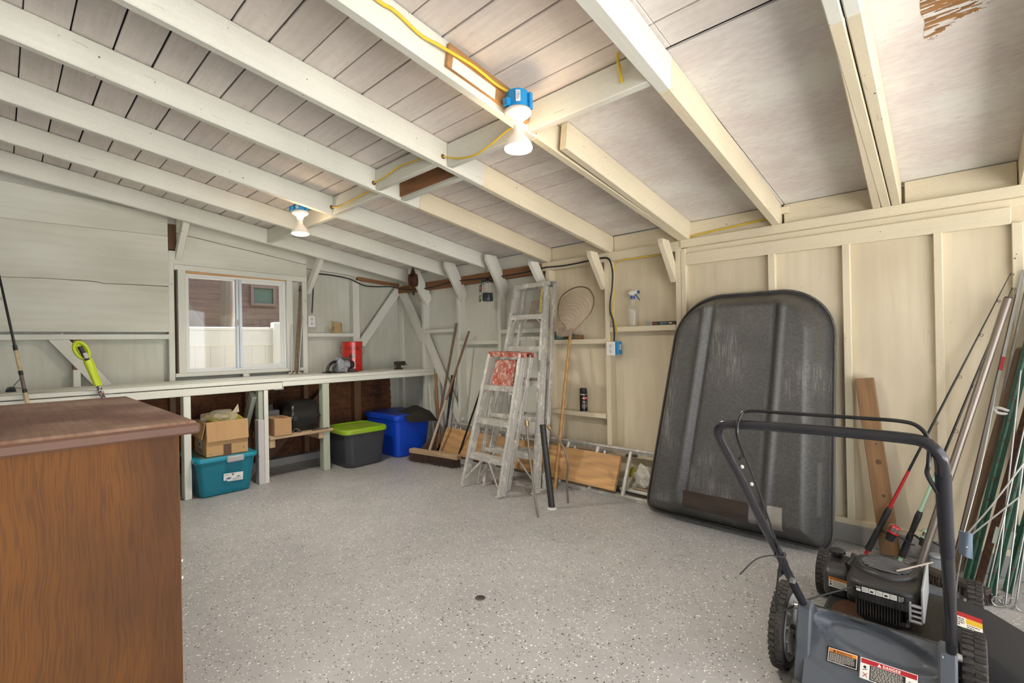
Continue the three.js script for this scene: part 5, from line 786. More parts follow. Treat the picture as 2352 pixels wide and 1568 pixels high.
{ const o = thing('corn_broom', 'old straw broom with a grey handle standing in the corner', 'broom');
  const h0 = V(1.03, 0.26, 0.24), h1 = V(1.245, 1.455, 0.11), st = std({ color: lin(0.16, 0.09, 0.05), roughness: 0.95 });
  part(o, 'handle', rod(h0, h1, 0.015, 0.013, 12), std({ map: texGrain, color: lin(0.24, 0.18, 0.14), roughness: 0.75 }));
  part(o, 'collar', rod(V(1.025, 0.235, 0.243), V(1.04, 0.33, 0.232), 0.02, 0.016, 12), M.black);
  const q = rng(5), list = []; for (let i = 0; i < 300; i++) { const s = (q() - 0.5), t = (q() - 0.5); list.push(rod(V(1.025 + s * 0.03, 0.25, 0.243 + t * 0.03), V(0.99 + s * 0.22, 0.01 + q() * 0.05, 0.34 + t * 0.09), 0.0017, 0.0012, 4, true)); }
  part(o, 'straw', list, st, 'dark frayed straw').userData.kind = 'stuff';
  part(o, 'binding', tube([[0.98, 0.16, 0.29], [1.02, 0.15, 0.3], [1.06, 0.17, 0.285]], 0.003, 14, 6), M.chrome); }
{ const o = thing('axe_handle_tool', 'tool with an orange wooden handle beside the bench end', 'tool');
  part(o, 'handle', tube([[0.94, 0.03, 0.14], [0.925, 0.3, 0.13], [0.9, 0.6, 0.13], [0.875, 0.8, 0.12], [0.87, 0.88, 0.12]], 0.0165, 40, 10), std({ map: texGrain, color: lin(0.5, 0.25, 0.09), roughness: 0.6 }));
  part(o, 'blade', extrude([[-0.02, -0.06], [0.02, -0.06], [0.03, 0.0], [0.075, 0.03], [0.08, -0.07], [0.03, -0.05]], 0.03, 0.004).translate(0.93, 0.08, 0.13), M.darkMetal); }
{ const o = thing('bat_handle', 'black rubber-gripped handle leaning beside the broom', 'handle');
  part(o, 'grip', rod(V(1.11, 0.4, 0.15), V(1.185, 0.87, 0.12), 0.012, 0.023, 14), M.black); part(o, 'knob', rod(V(1.184, 0.862, 0.12), V(1.187, 0.878, 0.119), 0.026, 0.025, 14), M.blackRubber); part(o, 'shaft', rod(V(1.045, 0.0, 0.18), V(1.11, 0.4, 0.15), 0.012, 0.012, 10), M.darkMetal); }
{ const o = thing('white_stick', 'thin pale grey stick standing against the corner stud', 'stick'); part(o, 'stick', rod(V(0.86, 0.0, 0.14), V(0.74, 0.76, 0.12), 0.011, 0.008, 8), M.white); part(o, 'end', rod(V(0.74, 0.755, 0.12), V(0.7395, 0.762, 0.12), 0.009, 0.006, 8), M.white); }
{ const o = thing('black_pole', 'slim black pole leaning behind the shorter stepladder', 'pole'); part(o, 'pole', rod(V(1.46, 0.0, 0.33), V(1.75, 0.96, 0.13), 0.0105, 0.0105, 12), M.blackGloss); part(o, 'cap', rod(V(1.748, 0.955, 0.131), V(1.775, 1.04, 0.115), 0.0125, 0.013, 12), M.black); }
{ // landing net hung on the wall
  const o = thing('landing_net', 'landing net with a long wooden handle leaning on the cream wall', 'net');
  const hoop = [[2.812, 1.315, 0.15], [2.745, 1.37, 0.14], [2.675, 1.44, 0.125], [2.66, 1.53, 0.12], [2.7, 1.63, 0.118], [2.8, 1.685, 0.118], [2.91, 1.7, 0.118], [3.0, 1.665, 0.118], [3.045, 1.57, 0.12], [3.01, 1.47, 0.125], [2.94, 1.4, 0.135], [2.86, 1.33, 0.148]].map((p) => V(...p));
  part(o, 'hoop', tube(hoop, 0.0055, 90, 8, true), std({ color: lin(0.16, 0.1, 0.06), roughness: 0.5, metalness: 0.3 }));
  part(o, 'handle', rod(V(2.795, 0.0, 0.385), V(2.82, 1.33, 0.15), 0.0155, 0.0135, 14), std({ map: texGrain, color: lin(0.66, 0.38, 0.14), roughness: 0.5 }));
  // netting bag: hangs down and in front of the handle
  const cv = new THREE.CatmullRomCurve3(hoop, true), N = 48, rings = []; for (let k = 0; k <= 10; k++) { const t = k / 10, r = []; for (let i = 0; i < N; i++) { const p = cv.getPoint(i / N); const c = V(2.835 - 0.05 * t, 1.47 - 0.15 * t, 0.13 + 0.13 * Math.sin(t * 1.5)); const s = 1 - 0.74 * Math.pow(t, 1.15); r.push(V(c.x + (p.x - 2.845) * s + 0.008 * Math.sin(i * 0.9) * t, c.y + (p.y - 1.5) * s, p.z * (1 - t) + c.z * t + 0.02 * Math.sin(t * 3.14))); } rings.push(r); }
  const alpha = texture(128, 0.012, (u, v) => { const k = (Math.abs(u - 0.5) > 0.33 || Math.abs(v - 0.5) > 0.33) ? 255 : 70; return [k, k, k]; }); alpha.colorSpace = THREE.NoColorSpace;
  part(o, 'netting', loft(rings, true, false, true), std({ color: lin(0.52, 0.4, 0.3), roughness: 0.95, alphaMap: alpha, transparent: true, opacity: 0.62, side: THREE.DoubleSide }), 'fine tan netting bag');
  part(o, 'collar', rod(V(2.818, 1.27, 0.16), V(2.822, 1.345, 0.148), 0.018, 0.016, 14), std({ color: lin(0.3, 0.2, 0.12), roughness: 0.6 })); }
// ---------------------------------------------------------------- pipes that rise from the floor
{ const o = thing('black_drain_pipe', 'black plastic drain pipe rising slanted out of the floor', 'pipe');
  const a = V(3.078, 0.0, 0.777), b = V(2.955, 0.6, 0.72), d = b.clone().sub(a).normalize();
  const wall = lathe([[0.0185, 0], [0.0235, 0], [0.0235, a.distanceTo(b)], [0.0185, a.distanceTo(b)], [0.0185, 0]], 24); wall.applyQuaternion(new THREE.Quaternion().setFromUnitVectors(V(0, 1, 0), d)).translate(...a.toArray());
  part(o, 'pipe', wall, std({ map: texSled, color: lin(0.3, 0.29, 0.28), roughness: 0.5 })); part(o, 'inner_plug', rod(a.clone(), a.clone().addScaledVector(d, 0.02), 0.018, 0.018, 16), M.tar);
  part(o, 'floor_collar', lathe([[0.022, 0.014], [0.034, 0.008], [0.036, 0]], 20).translate(3.078, 0, 0.777), std({ color: lin(0.55, 0.53, 0.5), roughness: 0.9 }), 'rough cement collar'); }
const tubeMat = std({ color: lin(0.24, 0.2, 0.16), roughness: 0.5, metalness: 0.6 }), brass = std({ color: lin(0.42, 0.29, 0.15), roughness: 0.4, metalness: 0.8 });
function stubTube(label, pts) { const o = thing('copper_stub', label, 'pipe', 'copper tubes rising from the floor'); const p = pts.map((q) => V(...q)), n = p.length; part(o, 'tube', tube(p, 0.0085, 60, 10), tubeMat);
  const d = p[n - 1].clone().sub(p[n - 2]).normalize(); part(o, 'flare_nut', merge([rod(p[n - 1].clone().addScaledVector(d, -0.012), p[n - 1].clone().addScaledVector(d, 0.016), 0.0165, 0.0165, 6), rod(p[n - 1].clone().addScaledVector(d, 0.016), p[n - 1].clone().addScaledVector(d, 0.03), 0.015, 0.013, 16)]), brass, 'brass flare nut'); return o; }
stubTube('straight copper tube with a brass nut left of the black pipe', [[3.116, 0, 0.976], [3.06, 0.2, 0.96], [3.02, 0.42, 0.95], [3.0, 0.58, 0.95], [2.998, 0.64, 0.95]]);
stubTube('bent copper tube with a brass nut right of the black pipe', [[3.094, 0, 0.6], [3.1, 0.16, 0.62], [3.13, 0.32, 0.64], [3.08, 0.43, 0.63], [2.98, 0.52, 0.62], [2.945, 0.555, 0.62]]);
{ const o = thing('plastic_bag', 'crumpled clear plastic bag with papers between plank and cargo shell', 'bag');
  const g = new THREE.IcosahedronGeometry(0.1, 3), p = g.attributes.position; for (let i = 0; i < p.count; i++) { const x = p.getX(i), y = p.getY(i), z = p.getZ(i), d = 1 + 0.2 * Math.sin(x * 47 + y * 31) * Math.cos(z * 39) + 0.1 * Math.sin(y * 90); p.setXYZ(i, x * d * 0.75, y * d * 0.9, z * d * 0.3); } g.computeVertexNormals();
  part(o, 'bag', g.translate(3.48, 0.16, 0.13), phys({ color: lin(0.85, 0.83, 0.78), roughness: 0.3, transmission: 0.45, thickness: 0 }));
  part(o, 'leaf', merge([extrude([[0, 0], [0.09, 0.01], [0.07, 0.07], [0.01, 0.05]], 0.003, 0).rotateX(-0.3).translate(3.47, 0.13, 0.14)]), std({ color: lin(0.4, 0.21, 0.06), roughness: 0.8 }), 'brown leaf scrap');
  part(o, 'leaf', extrude([[0, 0], [0.08, 0.01], [0.06, 0.09], [0.005, 0.07]], 0.003, 0).rotateX(-0.25).translate(3.34, 0.14, 0.13), std({ color: lin(0.3, 0.26, 0.04), roughness: 0.8 }), 'yellow scrap'); }
{ const o = thing('wood_offcut', 'white painted wood offcut lying on the floor beside the cargo shell', 'offcut'); part(o, 'strip', beam(V(3.3, 0.055, 0.17), V(3.68, 0.05, 0.16), 0.05, 0.02), M.white); part(o, 'strip', beam(V(3.4, 0.073, 0.16), V(3.66, 0.07, 0.165), 0.02, 0.014), M.paleWood); }
// ---------------------------------------------------------------- big plastic cargo shell leaning on the wall
{ const o = thing('cargo_shell', 'large dark grey ribbed plastic cargo shell leaning on the cream wall', 'cargo shell');
  const th = Math.atan(0.158), O = V(0, 0.004, 0.345), vd = V(0, Math.cos(th), -Math.sin(th)), nd = V(0, Math.sin(th), Math.cos(th)), Lv = 1.545, D = 0.2;
  const xl = (v) => 3.605 + 0.125 * v, xr = (v) => 4.752 - 0.0 * v;
  const sdf = (u, v, a) => { const b = Lv / 2, y = v - b, r = y > 0 ? (u < 0 ? 0.3 : 0.3) : 0.09, qx = Math.abs(u) - a + r, qy = Math.abs(y) - b + r; return Math.min(Math.max(qx, qy), 0) + Math.hypot(Math.max(qx, 0), Math.max(qy, 0)) - r; };
  const sm = (t) => { t = Math.max(0, Math.min(1, t)); return t * t * (3 - 2 * t); };
  const rib = (x, c, w) => Math.exp(-Math.pow((x - c) / w, 2));
  const height = (x, v, d) => { // d: distance inside the outline
    const e = Math.max(0, d - 0.02), side = D * Math.pow(sm(e / 0.11), 0.6);
    const t = sm((d - 0.07) / 0.05) * sm((v - 0.1) / 0.1);
    const cL = 3.9 + 0.11 * v, cM = 4.425 + 0.05 * v, cR = 4.7 + 0.02 * v;
    let h = side; h += t * (0.02 * rib(x, cL, 0.024) - 0.012 * rib(x, cL + 0.045, 0.014) + 0.018 * rib(x, cM + 0.018, 0.02) - 0.016 * rib(x, cM - 0.02, 0.014));
    h += 0.012 * sm((d - 0.02) / 0.01) * (1 - sm((d - 0.034) / 0.02)); // bead next to the rim
    h -= 0.02 * t * sm((x - cL) / 0.05) * sm((cM - x) / 0.05) * sm((Lv - 0.25 - v) / 0.2) * 0.5;
    return h; };
  const at = (s, v, extra = 0) => { const a = (xr(v) - xl(v)) / 2, c = (xr(v) + xl(v)) / 2; return [c + s * a, v, a, s]; };
  const NX = 150, NY = 170, pos = [], uv = [], keep = [], idx = [];
  for (let j = 0; j <= NY; j++) for (let i = 0; i <= NX; i++) {
    // square grid pulled onto the rounded outline
    let s = -1 + 2 * i / NX, v = Lv * j / NY; s = Math.sign(s) * (1 - Math.pow(1 - Math.abs(s), 1.35)); let [x, vv, a] = at(s, v); let d = -sdf(s * a, v, a);
    if (d < 0) { // pull to the outline along the way to the centre
      let lo = 0, hi = 1; const cx = (xr(Lv * 0.5) + xl(Lv * 0.5)) / 2; for (let k = 0; k < 24; k++) { const m = (lo + hi) / 2, sx = s * (1 - m) + 0, v2 = v * (1 - m) + Lv * 0.5 * m, a2 = (xr(v2) - xl(v2)) / 2; if (-sdf(sx * a2, v2, a2) < 0) lo = m; else hi = m; }
      s *= 1 - hi; v = v * (1 - hi) + Lv * 0.5 * hi; [x, vv, a] = at(s, v); d = 0; }
    const h = height(x, v, d), p = O.clone().addScaledVector(vd, v).addScaledVector(nd, h); pos.push(x, p.y, p.z); uv.push(x, v);
  }
  for (let j = 0; j < NY; j++) for (let i = 0; i < NX; i++) { const a = j * (NX + 1) + i, b = a + 1, c = a + NX + 1, d = c + 1; idx.push(a, b, d, a, d, c); }
  const g = new THREE.BufferGeometry(); g.setAttribute('position', new THREE.Float32BufferAttribute(pos, 3)); g.setAttribute('uv', new THREE.Float32BufferAttribute(uv, 2)); g.setIndex(idx); g.computeVertexNormals();
  part(o, 'shell', g, M.sled);
  // rolled rim around the outline
  const out = []; for (let k = 0; k < 120; k++) { const ang = k / 120 * 2 * Math.PI; let lo = 0, hi = 1.4; for (let q = 0; q < 26; q++) { const m = (lo + hi) / 2, v = Lv / 2 + m * Math.sin(ang), a = (xr(v) - xl(v)) / 2, u = m * Math.cos(ang) * 0.95; if (sdf(u, v, a) < 0) lo = m; else hi = m; } const v = Lv / 2 + lo * Math.sin(ang), c = (xr(v) + xl(v)) / 2, x = c + lo * Math.cos(ang) * 0.95, p = O.clone().addScaledVector(vd, v).addScaledVector(nd, 0.002); out.push(V(x, Math.max(0.013, p.y), p.z)); }
  part(o, 'rim', tube(out, 0.008, 240, 8, true), M.sled);
  const skin = (x0, x1, v0, v1, lift) => { const n = 14, m = 6, gg = new THREE.PlaneGeometry(1, 1, n, m), p = gg.attributes.position; for (let j = 0; j <= m; j++) for (let i = 0; i <= n; i++) { const x = x0 + (x1 - x0) * i / n, v = v1 - (v1 - v0) * j / m, a = (xr(v) - xl(v)) / 2, c = (xr(v) + xl(v)) / 2, q = O.clone().addScaledVector(vd, v).addScaledVector(nd, height(x, v, -sdf(x - c, v, a)) + lift); p.setXYZ(j * (n + 1) + i, x, q.y, q.z); } gg.computeVertexNormals(); return uvMetres(gg, 0); };
  part(o, 'tape_patch', skin(3.955, 4.4, 0.105, 0.215, 0.0022), std({ map: texGrain, color: lin(0.055, 0.042, 0.038), roughness: 0.3 }), 'dark brown tape strip across the bottom');
  part(o, 'tape_patch', skin(4.465, 4.54, 0.09, 0.225, 0.0035), std({ map: texWash, color: lin(0.3, 0.29, 0.27), roughness: 0.35 }), 'torn greyish tape');
  part(o, 'tape_patch', skin(4.36, 4.4, 0.1, 0.215, 0.004), std({ map: texWash, color: lin(0.2, 0.2, 0.21), roughness: 0.25 }));
  part(o, 'moulded_print', skin(4.69, 4.705, 0.2, 0.5, 0.001), std({ color: lin(0.09, 0.085, 0.078), roughness: 0.6 }), 'strip of raised moulded lettering'); }
// ---------------------------------------------------------------- leaning in the right corner
{ const o = thing('brown_board', 'rough brown board leaning on the cream wall behind the mower', 'board');
  part(o, 'board', beam(V(4.995, 0.012, 0.178), V(4.885, 0.985, 0.118), 0.087, 0.038, V(0, 0.1, 1), 0.003), std({ map: texGrain, color: lin(0.33, 0.19, 0.095), roughness: 0.85 }));
  for (const [t, r] of [[0.52, 0.016], [0.33, 0.009], [0.62, 0.006]]) { const p = V(4.995, 0.012, 0.178).lerp(V(4.885, 0.985, 0.118), t).add(V(0.01, 0.002, 0.0185)); part(o, 'knot', lathe([[0, 0.0016], [r * 0.7, 0.0013], [r, 0]], 12).rotateX(Math.PI / 2 - 0.1).translate(p.x, p.y, p.z), M.rawDark); } }
function spinRod(label, a, b, color, reelColor, gripT, group) {
  const o = thing('fishing_rod', label, 'fishing rod'); const at = (t) => a.clone().lerp(b, t), d = b.clone().sub(a).normalize(), n = V(0.75, -0.2, 0.62).normalize(), L = a.distanceTo(b), T = (m) => m / L;
  const cm = std({ color, roughness: 0.35 });
  part(o, 'butt', rod(at(0.002), at(T(0.035)), 0.009, 0.009, 12), cm);
  part(o, 'grip', merge([rod(at(T(0.03)), at(T(0.16)), 0.0165, 0.0145, 14), rod(at(T(0.16)), at(T(0.18)), 0.0145, 0.011, 14), rod(at(T(0.18)), at(T(0.27)), 0.0125, 0.0155, 14), rod(at(T(0.27)), at(T(0.3)), 0.0155, 0.012, 14)]), M.black, 'black foam grip');
  part(o, 'foregrip', rod(at(T(0.3)), at(T(0.53)), 0.0085, 0.007, 12), cm, 'coloured lower blank');
  part(o, 'blank', merge([rod(at(T(0.53)), at(T(1.0)), 0.0068, 0.005, 10), rod(at(T(1.0)), b, 0.005, 0.0018, 8)]), M.blackGloss);
  const stem = at(T(0.17)), rc = stem.clone().addScaledVector(n, 0.075).addScaledVector(d, 0.02);
  part(o, 'reel_stem', tube([stem, stem.clone().addScaledVector(n, 0.04), rc.clone().addScaledVector(d, -0.03)], 0.006, 14, 8), M.black);
  const reel = part(o, 'reel_body', merge([rod(rc.clone().addScaledVector(d, -0.045), rc.clone().addScaledVector(d, -0.005), 0.018, 0.022, 16)]), M.black);
  part(o, 'spool', merge([rod(rc.clone().addScaledVector(d, 0.0), rc.clone().addScaledVector(d, 0.008), 0.026, 0.026, 20), rod(rc.clone().addScaledVector(d, 0.032), rc.clone().addScaledVector(d, 0.042), 0.024, 0.02, 20)]), std({ color: reelColor, roughness: 0.3 }), 'bright reel spool');
  part(o, 'line', rod(rc.clone().addScaledVector(d, 0.008), rc.clone().addScaledVector(d, 0.032), 0.0195, 0.0195, 20), M.chrome);
  part(o, 'crank', tube([rc, rc.clone().add(V(0.05, -0.02, 0.01)), rc.clone().add(V(0.075, -0.03, 0.03)), rc.clone().add(V(0.09, -0.03, 0.03))], 0.004, 16, 6), M.black);
  part(o, 'bail', new THREE.TorusGeometry(0.03, 0.0015, 6, 18, Math.PI).applyQuaternion(new THREE.Quaternion().setFromUnitVectors(V(0, 1, 0), d)).translate(...rc.clone().addScaledVector(d, 0.02).toArray()), M.chrome);
  for (const t of [0.5, 0.66, 0.8, 0.91, 0.995]) part(o, 'guide', merge([new THREE.TorusGeometry(0.008 * (1.6 - t), 0.0012, 6, 14).translate(...at(t).addScaledVector(n, 0.012).toArray()), rod(at(t), at(t).addScaledVector(n, 0.009), 0.0018, 0.0014, 6)]), M.darkMetal);
  return o; }
spinRod('black spinning rod with a red butt and red reel leaning in the corner', V(4.888, 0.004, 0.235), V(5.484, 1.53, 0.105), lin(0.42, 0.012, 0.02), lin(0.6, 0.02, 0.02));
spinRod('black spinning rod with a mint green butt and mint reel leaning in the corner', V(5.036, 0.004, 0.225), V(5.488, 1.457, 0.105), lin(0.38, 0.6, 0.42), lin(0.4, 0.68, 0.5));
{ // scrub broom: steel pole, dark brush head on the floor
  const o = thing('deck_broom', 'steel-handled broom with a long dark brush head on the floor', 'broom');
  part(o, 'pole', rod(V(5.13, 0.07, 0.4), V(5.47, 1.4, 0.15), 0.0165, 0.0165, 16), M.steel, 'brushed steel pole'); part(o, 'pole_end', rod(V(5.4695, 1.398, 0.1504), V(5.4715, 1.406, 0.1487), 0.0168, 0.014, 16), M.darkMetal);
  const a = V(5.1, 0.06, 0.37), b = V(5.375, 0.06, 0.5); part(o, 'head', beam(a, b, 0.05, 0.025, V(0, 1, 0), 0.004), std({ map: texGrain, color: lin(0.08, 0.06, 0.05), roughness: 0.85 }));
  const q = rng(8), list = []; for (let i = 0; i < 26; i++) for (const k of [-1, 0, 1]) { const p = a.clone().lerp(b, (i + 0.5) / 26).add(V(-0.018 * k * 0.43, -0.012, 0.018 * k)); for (let s = 0; s < 4; s++) list.push(rod(p.clone().add(V((q() - 0.5) * 0.006, 0, (q() - 0.5) * 0.006)), p.clone().add(V((q() - 0.5) * 0.016, -0.046, (q() - 0.4) * 0.02)), 0.0022, 0.0016, 4, true)); }
  part(o, 'bristles', list, std({ color: lin(0.07, 0.05, 0.04), roughness: 0.95 }), 'stubby dark bristle tufts').userData.kind = 'stuff'; }
const tgreen = std({ map: texAlu, color: lin(0.02, 0.115, 0.075), roughness: 0.45 });
function tPost(label, a, b, plate) { // T-section steel post with studs down its face
  const o = thing('fence_post', label, 'fence post', 'green steel fence posts'); const d = b.clone().sub(a).normalize(), f = V(-0.35, 0, 1).addScaledVector(d, -V(-0.35, 0, 1).dot(d)).normalize(), s = new THREE.Vector3().crossVectors(d, f).normalize();
  part(o, 'face', beam(a, b, 0.038, 0.006, f, 0.0015), tgreen); part(o, 'stem', beam(a.clone().addScaledVector(f, -0.018), b.clone().addScaledVector(f, -0.018), 0.006, 0.034, f, 0.001), tgreen);
  part(o, 'ridge', beam(a.clone().addScaledVector(f, 0.005), b.clone().addScaledVector(f, 0.005), 0.009, 0.006, f, 0.0015), std({ map: texAlu, color: lin(0.12, 0.26, 0.2), roughness: 0.4 }), 'worn bright ridge');
  const L = a.distanceTo(b); for (let t = 0.12; t < L - 0.05; t += 0.1) part(o, 'stud', cbox(0.01, 0.014, 0.01, 0.002).translate(...a.clone().addScaledVector(d, t).addScaledVector(f, 0.011).toArray()), std({ color: lin(0.12, 0.08, 0.05), roughness: 0.8 }));
  if (plate) part(o, 'anchor_plate', beam(a.clone().addScaledVector(d, 0.24), a.clone().addScaledVector(d, 0.32), 0.07, 0.004, f, 0.001), plate, 'welded anchor plate');
  return o; }
tPost('green steel fence post nearest the brown stake', V(5.305, 0.004, 0.26), V(5.6, 1.5, 0.125));
tPost('second green steel fence post with a pale anchor plate', V(5.375, 0.004, 0.4), V(5.66, 1.4, 0.14), std({ color: lin(0.4, 0.46, 0.4), roughness: 0.6 }));
tPost('third green steel fence post farthest to the right', V(5.44, 0.004, 0.3), V(5.72, 1.35, 0.13), tgreen);
{ const o = thing('wooden_stake', 'rough brown wooden stake leaning beside the green posts', 'stake'); part(o, 'stake', beam(V(5.262, 0.012, 0.19), V(5.512, 1.15, 0.115), 0.034, 0.026, V(0, 0.1, 1), 0.004), M.oldWood); part(o, 'worn_top', beam(V(5.508, 1.13, 0.117), V(5.514, 1.158, 0.1145), 0.03, 0.022, V(0, 0.1, 1), 0.006), M.oldWood);
  part(o, 'cloth_tie', tube([[5.415, 0.855, 0.16], [5.43, 0.862, 0.175], [5.46, 0.852, 0.18], [5.482, 0.85, 0.165], [5.46, 0.836, 0.178], [5.425, 0.838, 0.178]], 0.0075, 40, 7, true), M.whitePlastic, 'white cloth tie knotted round the stake'); }
{ const o = thing('glass_fibre_strip', 'thin grey and white strip with red marks leaning in the corner', 'strip'); part(o, 'strip', beam(V(5.252, 0.006, 0.145), V(5.528, 1.54, 0.105), 0.012, 0.003, V(0, 0.1, 1), 0.0005), std({ color: lin(0.36, 0.36, 0.34), roughness: 0.5 })); part(o, 'strip', beam(V(5.242, 0.006, 0.14), V(5.5, 1.42, 0.103), 0.006, 0.003, V(0, 0.1, 1), 0.0005), std({ color: lin(0.14, 0.06, 0.05), roughness: 0.5 })); part(o, 'red_mark', beam(V(5.44, 1.045, 0.121), V(5.452, 1.112, 0.1195), 0.0125, 0.0034, V(0, 0.1, 1), 0.0005), std({ color: lin(0.4, 0.02, 0.03), roughness: 0.5 })); part(o, 'dowel', rod(V(5.29, 0.006, 0.16), V(5.56, 1.6, 0.115), 0.008, 0.006, 10), std({ map: texGrain, color: lin(0.3, 0.27, 0.25), roughness: 0.7 }), 'grey dowel beside it'); }
{ const o = thing('perforated_post', 'narrow rusty perforated steel post between the green posts', 'post'); const a = V(5.34, 0.004, 0.31), b = V(5.6, 1.2, 0.14), d = b.clone().sub(a).normalize(), f = V(0, 0.1, 1); part(o, 'channel', merge([beam(a, b, 0.028, 0.003, f, 0.0008), beam(a.clone().add(V(-0.014, 0, -0.008)), b.clone().add(V(-0.014, 0, -0.008)), 0.003, 0.016, f, 0.0008)]), std({ map: texBrown, color: lin(0.8, 0.85, 0.95), roughness: 0.8, metalness: 0.3 })); for (let i = 0; i < 22; i++) part(o, 'hole', rod(a.clone().addScaledVector(d, 0.05 + i * 0.045).add(V(0, 0, 0.0012)), a.clone().addScaledVector(d, 0.05 + i * 0.045).add(V(0, 0.0003, 0.0026)), 0.0075, 0.0075, 10), M.tar); }
{ // bundle of wire plant supports
  const bottoms = [[5.395, 0.475], [5.425, 0.495], [5.46, 0.47], [5.445, 0.445], [5.5, 0.48], [5.365, 0.46]];
  bottoms.forEach(([x, z], i) => { const o = thing('wire_stake', ['galvanised wire stake with a curled foot, leftmost of the wire bundle', 'galvanised wire stake second from the left in the wire bundle', 'galvanised wire stake third from the left in the wire bundle', 'galvanised wire stake at the back of the wire bundle', 'galvanised wire stake at the right of the wire bundle', 'galvanised wire stake between post and wire bundle'][i], 'wire stake', 'galvanised wire stakes in the corner');
    const t = V(x + 0.11 + 0.02 * i, 1.05 + 0.05 * (i % 3), 0.205 + 0.012 * (i % 2)), b0 = V(x, 0.03, z); part(o, 'wire', tube([t, b0.clone().lerp(t, 0.4), b0], 0.0034, 20, 7), M.chrome);
    const c = []; for (let k = 0; k <= 14; k++) { const q = k / 14 * 5.2; c.push(V(x - 0.022 + 0.022 * Math.cos(q), 0.026 - 0.022 * Math.sin(q) + 0.001, z + 0.004 * k / 14)); } part(o, 'curl', tube(c, 0.0034, 30, 7), M.chrome); }); }
{ // wire frame with a grey metal block
  const o = thing('sign_stake', 'wire sign stake with a grey metal block leaning beside the mower handle', 'sign stake');
  part(o, 'block', loft([[-0.02, 0.0], [0.0, 0.014], [0.024, 0.006], [0.024, -0.012], [-0.012, -0.014]].map(([a, b]) => V(5.302 + a, 0.2, 0.49 + b)).map((p) => [p])[0].length ? [[[-0.024, 0.002], [-0.004, 0.016], [0.024, 0.008], [0.024, -0.014], [-0.016, -0.014]].map(([a, b]) => V(5.3 + a, 0.2 - a * 0.3, 0.49 + b)), [[-0.024, 0.002], [-0.004, 0.016], [0.024, 0.008], [0.024, -0.014], [-0.016, -0.014]].map(([a, b]) => V(5.3 + a, 0.312, 0.49 + b))] : [], true, true, true), std({ color: lin(0.2, 0.25, 0.32), roughness: 0.35, metalness: 0.6 }), 'grey folded metal block');
  part(o, 'wire', tube([[5.31, 0.312, 0.492], [5.4, 0.47, 0.47], [5.56, 0.78, 0.42]], 0.0036, 14, 7), M.chrome); part(o, 'wire', tube([[5.322, 0.305, 0.488], [5.42, 0.43, 0.47], [5.6, 0.66, 0.44]], 0.0036, 14, 7), M.chrome);
  part(o, 'wire', tube([[5.296, 0.31, 0.49], [5.36, 0.6, 0.35], [5.42, 0.95, 0.2]], 0.0026, 14, 7), M.chrome); part(o, 'wire', tube([[5.286, 0.21, 0.49], [5.27, 0.1, 0.5], [5.262, 0.004, 0.505]], 0.0036, 14, 7), M.chrome);
  part(o, 'bolt', lathe([[0, 0.003], [0.004, 0.002], [0.005, 0]], 10).rotateX(Math.PI / 2).translate(5.302, 0.245, 0.503), M.chrome); }
{ const o = thing('bait_jar', 'small clear ribbed plastic jar on the floor behind the mower handle', 'jar'); part(o, 'jar', lathe([[0, 0.002], [0.03, 0.002], [0.032, 0.008], [0.032, 0.05], [0.029, 0.056], [0.029, 0.062]], 20).translate(5.19, 0.0, 0.2), phys({ color: lin(0.7, 0.75, 0.8), roughness: 0.15, transmission: 0.6, thickness: 0 })); part(o, 'lid', lathe([[0, 0.016], [0.031, 0.016], [0.033, 0.012], [0.033, 0], [0, 0]], 20).translate(5.19, 0.062, 0.2), std({ color: lin(0.5, 0.55, 0.6), roughness: 0.4 })); }
